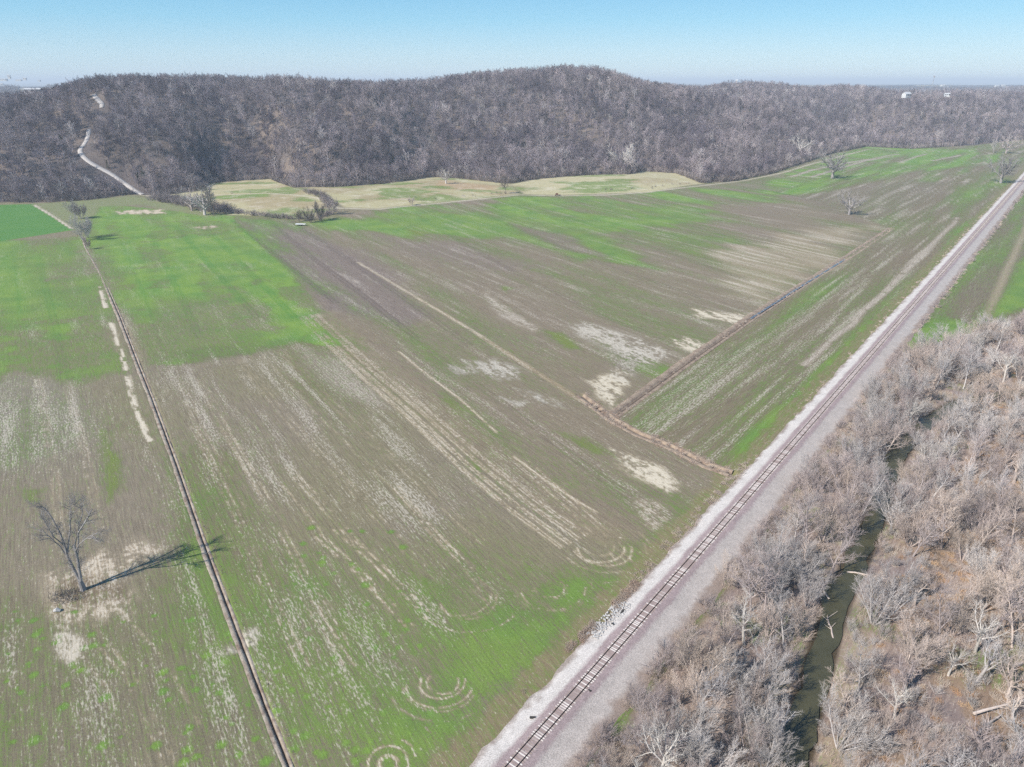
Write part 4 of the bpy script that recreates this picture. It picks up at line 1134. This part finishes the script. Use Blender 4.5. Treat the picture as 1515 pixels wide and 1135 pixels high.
# forest edge brush and dark understorey
P_, R_, S_, V_ = [], [], [], []
ep = [at(a, b) for a, b in EDGE_PX[1:-1]]
for (x0, y0), (x1, y1) in zip(ep[:-1], ep[1:]):
    L = math.hypot(x1-x0, y1-y0)
    if L > 500: continue
    for k in range(int(L*.55)):
        t = rng.random(); x, y = x0+(x1-x0)*t, y0+(y1-y0)*t; rr = math.hypot(x, y); q = 1+rng.uniform(-2, 9)/rr; x *= q; y *= q
        if rr > 1600: continue
        if seg_dist(np.array([x]), np.array([y]), road_pts)[0][0] < 7: continue
        P_.append((x, y, hz(x, y))); R_.append(rng.uniform(0,6.28)); S_.append(rng.uniform(.9,1.9)); V_.append(rng.randrange(2))
DB = [proto('dark_shrub', shr[0].copy(), DARKBRUSH), proto('mauve_shrub', shr[1].copy(), BARK_MAUVE)]
scatter('forest_edge_brush', P_, R_, S_, V_, DB, 'bushy scrub along the foot of the wooded hill', 'scrub')
# brush-filled gully between left field and pasture
P_, R_, S_, V_ = [], [], [], []
for line_, dens, wdt, s0, s1 in ((W([(228,294),(262,300),(300,311),(340,317)]), 1.6, 7, .9, 1.7), (W([(340,318),(390,322),(430,326),(470,326),(497,316)]), 1.1, 3, .6, 1.1),
                                 (W([(455,292),(480,300),(490,310)]), 1.0, 4, .6, 1.2),
                                 (W([(640,300),(700,294),(765,287)]), .10, 3, .3, .7), (W([(850,287),(960,284),(1025,275)]), .14, 3, .3, .7), (W([(330,292),(400,291)]), .08, 4, .3, .6), (W([(520,305),(640,298)]), .04, 6, .3, .5)):
    for (x0, y0), (x1, y1) in zip(line_[:-1], line_[1:]):
        L = math.hypot(x1-x0, y1-y0)
        for k in range(int(L*dens)):
            t = rng.random(); x, y = x0+(x1-x0)*t+rng.uniform(-1,1)*wdt, y0+(y1-y0)*t+rng.uniform(-1,1)*wdt*1.6
            P_.append((x, y, hz(x, y))); R_.append(rng.uniform(0,6.28)); S_.append(rng.uniform(s0,s1)); V_.append(rng.randrange(2))
scatter('gully_scrub', P_, R_, S_, V_, DB, 'dark scrub filling the gully between green field and pasture', 'scrub')

# ------------------------------------------------------------------ solitary trees
SOLO = {}
for _k, _kd, _sd in ((0,'vase',901),(1,'vase',902),(3,'oval',903),(5,'field',904),(6,'field',905),(8,'field',906)):
    BWK[0] = 1.3 if _kd == 'vase' else 2.4; _t, _c2 = make_tree_mesh(_sd, _kd); BWK[0] = 1.0
    near.append((_kd, _t, _c2)); SOLO[_k] = len(near)-1
    for _m in (_t,): pass
def tree_top(k): return max(v.co.z for v in near[k][2].vertices)
def solo(k, px, py, hpx, label, mat, rz=0.0, name='bare_tree', group=None, cat='tree'):
    k = SOLO[{2:1,9:0,4:3,7:8}.get(k, k)]
    x, y, z = hit(px, py); dist = math.sqrt(x*x+y*y+(CAMH-z)**2)
    hm = hpx*1.12/FPX*dist/math.cos(math.atan2(CAMH-z, math.hypot(x, y)))
    return copy_tree(k, x, y, hm/tree_top(k), rz, label, group, mat, 0, z, name, cat)
# the large lone tree in the left field
def lone_tree(px, py):
    r = random.Random(21); root = empty('bare_tree', (*at(px, py), hz(*at(px, py))), 0)
    tag(root, 'large bare twin-trunked tree casting a long shadow in the left field', 'tree')
    P = dict(BASEP); P.update(seg=[6,6,4,3,1], sides=[8,6,4,3,3], kids=[5,9,12,9,0], t0=[.35,.22,.15,.1,.1], ang=[30,42,42,40,38], len=[.8,.42,.42,.42,.4], up=[.02,.05,.05,.02,0],
             wob=[.08,.16,.22,.22,.2], taper=[.55,.85,.8,.8,1], rr=.55, bw=.042, blade=3, levels=4, woodlv=0)
    base = MB(); base.tube([Vector((0,0,-.4)), Vector((.1,0,.6)), Vector((0,0,2.2)), Vector((-.05,0,3.0))], [.95,.72,.62,.55], 10); base.build('trunk', FIELD_BARK, root)
    def stem(pts, rad):
        lb = MB(); pts = [Vector(p) for p in pts]; n = len(pts); rads = [rad*(1-.72*i/(n-1)) for i in range(n)]
        lb.tube(pts, rads, 7); lb.build('limb', FIELD_BARK, root); return pts, rads
    crown = MB()
    stems = [stem([(0,0,2.4),(-1.0,.3,6),(-1.9,.5,10.5),(-2.0,.8,14),(-2.6,1.2,17.5),(-3.9,1.8,21.5),(-5.2,2,24.5)], .44),
             stem([(0.1,0,2.4),(.3,.2,6),(.7,.3,10),(1.0,.0,14),(2.8,.4,18),(5.4,.6,21.5),(7.4,1.0,24.6)], .42),
             stem([(-1.9,.5,10.5),(-1.2,1.4,14.2),(-.2,2.0,18),(.3,2.4,21.5),(1.4,2.4,25)], .26),
             stem([(-2.3,.8,14),(-3.2,-.6,17.6),(-3.3,-1.2,21),(-4.2,-1.3,24.5)], .22),
             stem([(.7,.3,10),(1.2,1.6,14.2),(1.7,2.5,18.2),(3.2,3.2,22),(3.4,3.2,25)], .24),
             stem([(-1.6,.5,9.3),(-2.9,.3,13.8),(-4.2,-.4,17.2),(-5.4,-.5,19)], .20),
             stem([(.9,.1,12.5),(3.3,-1.2,15.5),(6.6,-1.6,18.2),(9.6,-1.6,19.5)], .17)]
    for pts, rads in stems:
        n = len(pts)
        for i in range(2, n):
            for k in range(4 if i < n-1 else 7):
                t = r.random(); q = pts[i-1].lerp(pts[i], t); dd = (pts[i]-pts[i-1]).normalized(); u = dd.orthogonal().normalized(); w_ = dd.cross(u); ph = r.uniform(0, 6.28)
                a = math.radians(r.uniform(25, 65)); d = dd*math.cos(a)+(u*math.cos(ph)+w_*math.sin(ph))*math.sin(a)
                grow(r, crown, crown, q, d, r.uniform(2.2, 4.6), .07, 1, dict(P, kids=[0,8,10,0], len=[0,.55,.55,.4]))
    for k in range(34):      # epicormic twigs low on the stems
        z = r.uniform(4, 12); q = Vector((r.choice([-1.4, .5])+r.uniform(-.2,.2), .3, z)); a = r.uniform(0, 6.28)
        grow(r, crown, crown, q, Vector((math.cos(a), math.sin(a), -.15)), r.uniform(1.8, 3.8), .04, 2, dict(P, kids=[0,0,9,0], len=[0,0,.5,.4]))
    crown.build('crown', FIELD_BARK, root)
    root.scale = (.9, .9, .88)
    return root
lone_tree(123, 873)
solo(6, 1231, 264, 36, 'bare spreading tree on the bright green crop near the forest edge', FIELD_BARK, 1.0)
solo(8, 1256, 318, 30, 'small round-crowned bare tree on brown soil in the right field', FIELD_BARK, 2.0)
solo(5, 1480, 271, 32, 'broad bare tree close to the far end of the railway', FIELD_BARK, 0.4)
solo(6, 1488, 227, 20, 'small bare tree in the far field at the right edge', BARK_MAUVE, 2.2)
solo(4, 1470, 226, 14, 'smaller bare tree left of another in the far right field', BARK_GREY, .2)
solo(3, 749, 287, 26, 'dark slim tree standing between the two pastures', DARKBRUSH, 1.2)
solo(0, 609, 304, 13, 'single bare sapling on the open pasture slope', BARK_TAN, .3)
solo(3, 317, 319, 40, 'dark slim tree at the tip of the scrubby gully', DARKBRUSH, 1.7)
solo(8, 303, 318, 36, 'pale bare tree just left of the dark slim tree by the gully', BARK_GREY, .9)
solo(6, 284, 312, 26, 'low bare tree inside the scrub left of the gully tip', BARK_MAUVE, 2.9)
solo(2, 113, 324, 22, 'rounded thicket highest on the left ditch', BARK_GREY, .5, 'bushy_tree', None, 'bush')
solo(9, 121, 324, 20, 'rounded thicket touching the highest one on the left ditch', BARK_MAUVE, 2.5, 'bushy_tree', None, 'bush')
solo(0, 124, 356, 32, 'tall grey thicket in the middle of the ditch-top clumps', BARK_GREY, 2.5, 'bushy_tree', None, 'bush')
solo(1, 131, 352, 22, 'thin thicket right of the tall one on the ditch', BARK_GREY, 4.5, 'bushy_tree', None, 'bush')
solo(2, 131, 369, 14, 'lowest small bush at the head of the left ditch', BARK_TAN, 1.5, 'bushy_tree', None, 'bush')
for k, (a, b, h, l) in enumerate([(460,330,22,'leftmost dark bush beside the white farm wagon'), (474,327,26,'middle dark bush of the clump right of the wagon'), (490,318,26,'rightmost grey bush of the clump where pastures meet'), (443,328,16,'small dark bush behind the white farm wagon')]):
    solo([0,1,9,2][k], a, b, h, l, DARKBRUSH if k != 2 else BARK_MAUVE, k*1.3, 'bushy_tree', 'dark bushes in the pasture corner', 'bush')
# pale trees standing out in the forest
for k, (a, b, h, l) in enumerate([(920,252,34,'white-barked tree at the forest foot above the middle pasture'), (1182,232,26,'white-barked tree in the forest edge left of the green crop'),
                                  (660,272,22,'pale trunk at the forest edge above the long pasture')]):
    solo(7+(k % 2), a, b, h, l, BARK_WHITE, k*2.1)
def cedar(px, py, h, label):
    x, y, z = hit(px, py); root = empty('cedar_tree', (x, y, z), rng.uniform(0, 6), h/9.0); tag(root, label, 'tree')
    mb = MB(); mb.tube([Vector((0,0,-.5)), Vector((0,0,2.0))], [.22,.16], 6); mb.build('trunk', BARK_DARK, root)
    o = bpy.data.objects.new('crown', CEDM); C.objects.link(o); o.parent = root
CEDM = cedar_mesh(5); CEDM.materials.append(CEDAR)
cedar(206, 272, 12, 'dark evergreen beside the gravel road, lower of the pair'); cedar(160, 250, 9, 'small dark evergreen just above the gravel road')
cedar(245, 274, 13, 'dark evergreen in the woods right of the gravel road'); cedar(92, 218, 14, 'dark evergreen left of the road bend'); cedar(212, 262, 11, 'dark evergreen above the road, upper of the pair')

# bush and brush heap by the lone tree
bx, by = at(98, 884)
mb = MB(); r5 = random.Random(5)
for k in range(260):
    a = r5.uniform(0,6.28); q = r5.random()**.6*3.2; p = Vector((math.cos(a)*q*1.3, math.sin(a)*q*.8, r5.uniform(-.2, .6))); mb.blade(p, p+rv(r5)*Vector((1.6,1.6,1.0)).x+Vector((0,0,.9)), .07)
hp = mb.build('brush_heap', BARK_DARK, None, (bx, by, hz(bx, by))); tag(hp, 'dark heap of dead brush at the foot of the lone tree', 'brush pile')

# ------------------------------------------------------------------ logs, rocks and scraps
def log(px, py, L, rad, az, label, mat=BARK_TAN, z=.35, branch=True):
    x, y = at(px, py, 0); root = empty('fallen_log', (x, y, hz(x, y)+z), az); tag(root, label, 'log')
    mb = MB(); r = random.Random(int(px*py)); pts = [Vector((0, t*L, math.sin(t*3)*.25)) + rv(r)*.12 for t in (0, .2, .4, .6, .8, 1)]
    mb.tube(pts, [rad*(1-.6*t) for t in (0, .2, .4, .6, .8, 1)], 7, True); mb.build('trunk', mat, root)
    if branch:
        b = MB()
        for k in range(7): 
            t = r.uniform(.3, .95); q = Vector((0, t*L, .1)); b.tube([q, q+Vector((r.uniform(-1,1), r.uniform(.4,1.2), r.uniform(.0,.8)))*r.uniform(1,2.4)], [rad*.35, .03], 4)
        b.build('branches', mat, root)
log(1255, 838, 9, .22, -1.9, 'thin tan log slanting over the creek in mid wood'); log(1235, 935, 7, .2, -.2, 'branchy dead log fallen beside the creek water')
log(1105, 1050, 11, .3, -.45, 'long pale trunk leaning across the wood left of the creek', z=1.4); log(1500, 985, 8, .4, -1.2, 'thick broken log lying at the right edge')
log(1440, 1060, 12, .3, -1.3, 'long pale limb lying across the lower right corner', z=1.2); log(1228, 878, 3, .2, .1, 'short upright-looking stub in the creek shallows', branch=False)
log(1460, 545, 6, .25, -1.0, 'forked tan log at the top of the wood'); log(1440, 1095, 10, .28, -1.0, 'second pale limb nearest the bottom right corner', z=1.0)
log(1300, 660, 6, .2, -1.2, 'grey log across the pool at the top of the creek', BARK_GREY)

MROCK = simple('white_riprap', (.42,.40,.38,1), .95, 1.5, .5, bump=.3)
rk = MB(); r6 = random.Random(66)
for k in range(420):
    s = r6.uniform(36, 50); o = -r6.uniform(3.7, 7.6) if s > 40 else -r6.uniform(4.5, 7.4)
    x, y = rail_xy(s, o); z = .35+(7.6+o)*.12-.1; sz = r6.uniform(.10, .26)
    c0 = Vector((x, y, z+sz*.3)); n = len(rk.v); ring = []
    for j in range(5):
        a = j*1.257+r6.uniform(-.3,.3); rk.v.append((c0+Vector((math.cos(a)*sz*r6.uniform(.8,1.3), math.sin(a)*sz*r6.uniform(.8,1.3), -sz*.5)))[:])
    rk.v.append((c0+Vector((r6.uniform(-.1,.1), r6.uniform(-.1,.1), sz*r6.uniform(.4,.9))))[:])
    for j in range(5): rk.f.append((n+j, n+(j+1) % 5, n+5))
tag(rk.build('white_rocks', MROCK), 'heap of white broken stones spilled on the railway slope', 'rocks', kind='stuff')
MSCRAP = simple('dark_scrap', (.05,.045,.04,1), .9)
for k, (a, b, l, w_) in enumerate([(921,905,1.5,'single dark scrap of timber on the gravel left of the rails'), (907,924,.7,'tiny dark scrap below the larger timber scrap'), (788,1063,1.1,'dark stub of timber on white gravel near the bottom'), (890,1088,.8,'dark scrap on the gravel right of the rails'),(872,1025,.7,'small dark scrap lying right of the rails above another')]):
    x, y = at(a, b, .6); mb = MB(); mb.box((0,0,0), (l, .28, .3)); mb.box((l*.2,.2,.02), (l*.5,.2,.18))
    s, o = rail_so(x, y); z = np.interp(o, [-7.6,-6.4,-5.2,-3.6,-2.5,2.6,4,6,8.2,9.6], [-.35,.1,.35,.7,1.02,1.0,.62,.36,.14,.02])
    q = mb.build('timber_scrap', MSCRAP, None, (x, y, z+.12)); q.rotation_euler = (0,0,k*1.1+.9); tag(q, w_, 'debris')
x, y = at(854, 1074, .2); mb = MB(); mb.tube([Vector((0,0,-.2)), Vector((0,0,.12)), Vector((0,0,.3))], [.55,.6,.2], 9, True); q = mb.build('pale_boulder', simple('sandstone', (.62,.52,.42,1), .9, 2, .3), None, (x, y, .25)); tag(q, 'round pale stone on the gravel right of the rails', 'stone')
x, y = at(85, 905, 0); mb = MB(); mb.tube([Vector((-.7,0,.2)), Vector((0,0,.5)), Vector((.7,.1,.2))], [.35,.5,.3], 7, True); q = mb.build('pale_boulder', MROCK, None, (x, y, hz(x, y))); tag(q, 'white stone on the ground left below the lone tree', 'stone')

# ------------------------------------------------------------------ farm things and buildings
MW = simple('white_paint', (.75,.75,.73,1), .5, 1, .08); MDK = simple('dark_rubber', (.03,.03,.03,1), .8); MRED = simple('rusty_red_steel', (.12,.035,.025,1), .7, 1, .5)
x, y, z = hit(445, 334)
wg = empty('farm_wagon', (x, y, z), math.radians(-4)); tag(wg, 'long white flat farm wagon parked at the corner of the green field', 'wagon')
mb = MB(); mb.box((0,0,1.35), (8.4,2.4,.35)); mb.build('flat_deck', MW, wg)
mb = MB(); mb.box((0,0,1.0), (3.2,.5,.3)); mb.box((-2.6,0,1.0),(3,.14,.12)); mb.build('chassis', MDK, wg)
for sx in (-1, 1):
    for sy in (-1, 1):
        mb = MB(); mb.tube([Vector((sx*.9, sy*.95-.14, .5)), Vector((sx*.9, sy*.95+.14, .5))], [.5,.5], 14, True); mb.build('wheel', MDK, wg)
x, y, z = hit(825, 290)
im = empty('farm_implement', (x, y, z), .1); tag(im, 'dark red farm implement parked beside the lane below the pasture', 'farm machine')
mb = MB(); mb.box((0,0,1.2), (6.0,.3,.3)); mb.box((0,1.6,1.1), (5.0,.3,.3)); mb.box((-1,.8,1.1), (.3,2.0,.3)); mb.box((1.2,.8,1.1), (.3,2.0,.3)); mb.build('frame', MRED, im)
mb = MB(); mb.box((-.8,.6,1.9), (2.2,1.6,1.3)); mb.build('hopper', MRED, im)
for sx in (-2.4, 2.6):
    mb = MB(); mb.tube([Vector((sx-.2,.8,.7)), Vector((sx+.2,.8,.7))], [.7,.7], 14, True); mb.build('wheel', MDK, im)
for k in range(5):
    mb = MB(); mb.tube([Vector((-2+k*1.0-.05,-.5,.35)), Vector((-2+k*1.0+.05,-.5,.35))], [.38,.38], 12, True); mb.build('disc', MDK, im)

MWALL = simple('white_siding', (.58,.57,.55,1), .7, 1, .1); MROOF = simple('pale_metal_roof', (.48,.47,.46,1), .5, 1, .12); MWIN = simple('dark_window', (.03,.035,.04,1), .2); MGREY = simple('grey_metal', (.42,.40,.40,1), .6, 1, .1)
def house(px, py, r, w_, d_, h_, rh, rz, label, name='farm_building', wall=MWALL, roof=MROOF, cat='building', lift=0):
    x, y, dz = ray(px, py); L = math.hypot(x, y); X, Y = x/L*r, y/L*r; Z = hz(X, Y); Z = max(Z, CAMH + dz/L*r - 1) if lift else Z
    root = empty(name, (X, Y, Z), rz); tag(root, label, cat)
    mb = MB(); mb.box((0,0,h_/2-1.5), (w_, d_, h_+3)); 
    for sx in (-1, 1): mb.poly([(sx*w_/2,-d_/2,h_),(sx*w_/2,d_/2,h_),(sx*w_/2,0,h_+rh)])
    mb.build('wall', wall, root)
    mb = MB()
    for sy in (-1, 1):
        mb.poly([(-w_/2-.5,sy*(d_/2+.6),h_-.2),(w_/2+.5,sy*(d_/2+.6),h_-.2),(w_/2+.5,0,h_+rh+.1),(-w_/2-.5,0,h_+rh+.1)])
        mb.poly([(-w_/2-.5,sy*(d_/2+.6),h_-.45),(w_/2+.5,sy*(d_/2+.6),h_-.45),(w_/2+.5,0,h_+rh-.15),(-w_/2-.5,0,h_+rh-.15)])
    mb.build('roof', roof, root)
    for k in range(3):
        mb = MB(); mb.box((-w_/3+k*w_/3, -d_/2-.06, h_*.5), (w_/9, .12, h_*.4)); mb.build('window', MWIN, root)
    mb = MB(); mb.box((w_*.42, -d_/2-.08, h_*.42), (w_/9, .14, h_*.8)); mb.build('door', MWIN, root)
    return root
R_H = 1850
house(1341,142,R_H,15,11,5,4,.35,'white gabled house on the right ridge, larger of the two','ridge_house', cat='house', lift=1)
house(1401,140.5,R_H+40,10,7,3,2,-.3,'small white shed on the right ridge below the mast','ridge_shed', cat='shed', lift=1)
house(50,135,1250,22,8,3.5,1.3,.05,'long pale grey barn on the left hilltop','barn', MGREY, MROOF, 'barn', 1)
for a, b, r, w_, h_, l in ((6,119,5200,60,14,'far white plant building at the left horizon, left one'),(14,116,5300,26,30,'far tall white block rising behind the left horizon plant'),(37,118,5200,30,16,'far white block right of the horizon plant'),(28,119,5250,50,7,'low far white shed between horizon blocks'),(2,125,4600,30,7,'nearer low white shed at the left edge'),(58,120,5000,24,8,'far small pale shed behind the hilltop barn')):
    house(a, b, r, w_*.6, w_*.3, h_*.6, 2, .1, l, 'distant_building', lift=1)
for a, b, r, l in ((1395,127,6500,'far white farmstead behind the ridge shed'),(1475,128,6500,'far white farmstead above the right edge of the ridge'),(1485,127,7000,'second far farmstead beside the right edge')):
    house(a, b, r, 30, 16, 7, 4, .1, l, 'distant_building', lift=1)
# mast
x, y, dz = ray(1377, 138); L = math.hypot(x, y); X, Y = x/L*1950, y/L*1950; Z = hz(X, Y); top = CAMH + ray(1377,112)[2]/L*1950
ms = empty('radio_mast', (X, Y, Z), 0); tag(ms, 'thin lattice radio mast rising above the right ridge', 'mast')
hh = top-Z; mb = MB(); tri = [Vector((math.cos(a)*.9, math.sin(a)*.9, 0)) for a in (0, 2.1, 4.2)]
for t in tri: mb.tube([t, t*.6+Vector((0,0,hh))], [.16,.12], 4)
for k in range(20):
    z0, z1 = hh*k/20, hh*(k+1)/20
    for j in range(3): mb.tube([tri[j]*(1-.4*k/20)+Vector((0,0,z0)), tri[(j+1)%3]*(1-.4*(k+1)/20)+Vector((0,0,z1))], [.08,.08], 3)
mb.build('lattice', MGREY, ms); mb = MB()
for j in range(3): mb.box((tri[j]*1.6+Vector((0,0,hh-1.5)))[:], (1.0,1.0,2.6))
mb.build('antenna', MGREY, ms)
# water tower far on the horizon hill
x, y, dz = ray(1090, 122); L = math.hypot(x, y); X, Y = x/L*5200, y/L*5200; Z = hz(X, Y); top = CAMH + ray(1090,117.5)[2]/L*5200
wt = empty('water_tower', (X, Y, Z), 0); tag(wt, 'tiny white water tower on the far hill', 'water tower')
mb = MB(); mb.tube([Vector((0,0,0)), Vector((0,0,top-Z-8))], [3,2.4], 8); mb.build('stem', MW, wt)
mb = MB(); mb.tube([Vector((0,0,top-Z-12)), Vector((0,0,top-Z-9)), Vector((0,0,top-Z-4)), Vector((0,0,top-Z))], [3,9,9,3], 12, True); mb.build('tank', MW, wt)

# far river
M = NT('river_surface', .15); M.base((.35,.38,.42,1)); 
rv_pts = []
for a, b in ((1470,139),(1500,138),(1540,139),(1640,141)):
    x, y, d = ray(a, b); t = (CAMH-45)/(-d); rv_pts.append((x*t, y*t))
mb = MB(); p0 = [ray(a, b) for a, b in ((1488,139.5),(1700,143),(1700,136.5),(1500,136.5))]
mb.poly([(x*(CAMH-58)/(-d), y*(CAMH-58)/(-d), 58) for x, y, d in p0]); 
rvr = mb.build('river', M.m); rvr['kind'] = 'structure'

# ------------------------------------------------------------------ haze
mb = MB(); mb.box((0, 9000, 82), (60000, 64000, 176)); hzme = mb.mesh('haze')
hm = bpy.data.materials.new('haze_air'); hm.use_nodes = True; t = hm.node_tree; t.nodes.clear()
o_ = t.nodes.new('ShaderNodeOutputMaterial'); pv = t.nodes.new('ShaderNodeVolumePrincipled')
pv.inputs['Color'].default_value = (.86,.93,1.0,1); pv.inputs['Density'].default_value = 1.3e-4; pv.inputs['Anisotropy'].default_value = .0
t.links.new(pv.outputs[0], o_.inputs['Volume'])
haze = obj('haze', hzme, hm); haze['kind'] = 'stuff'
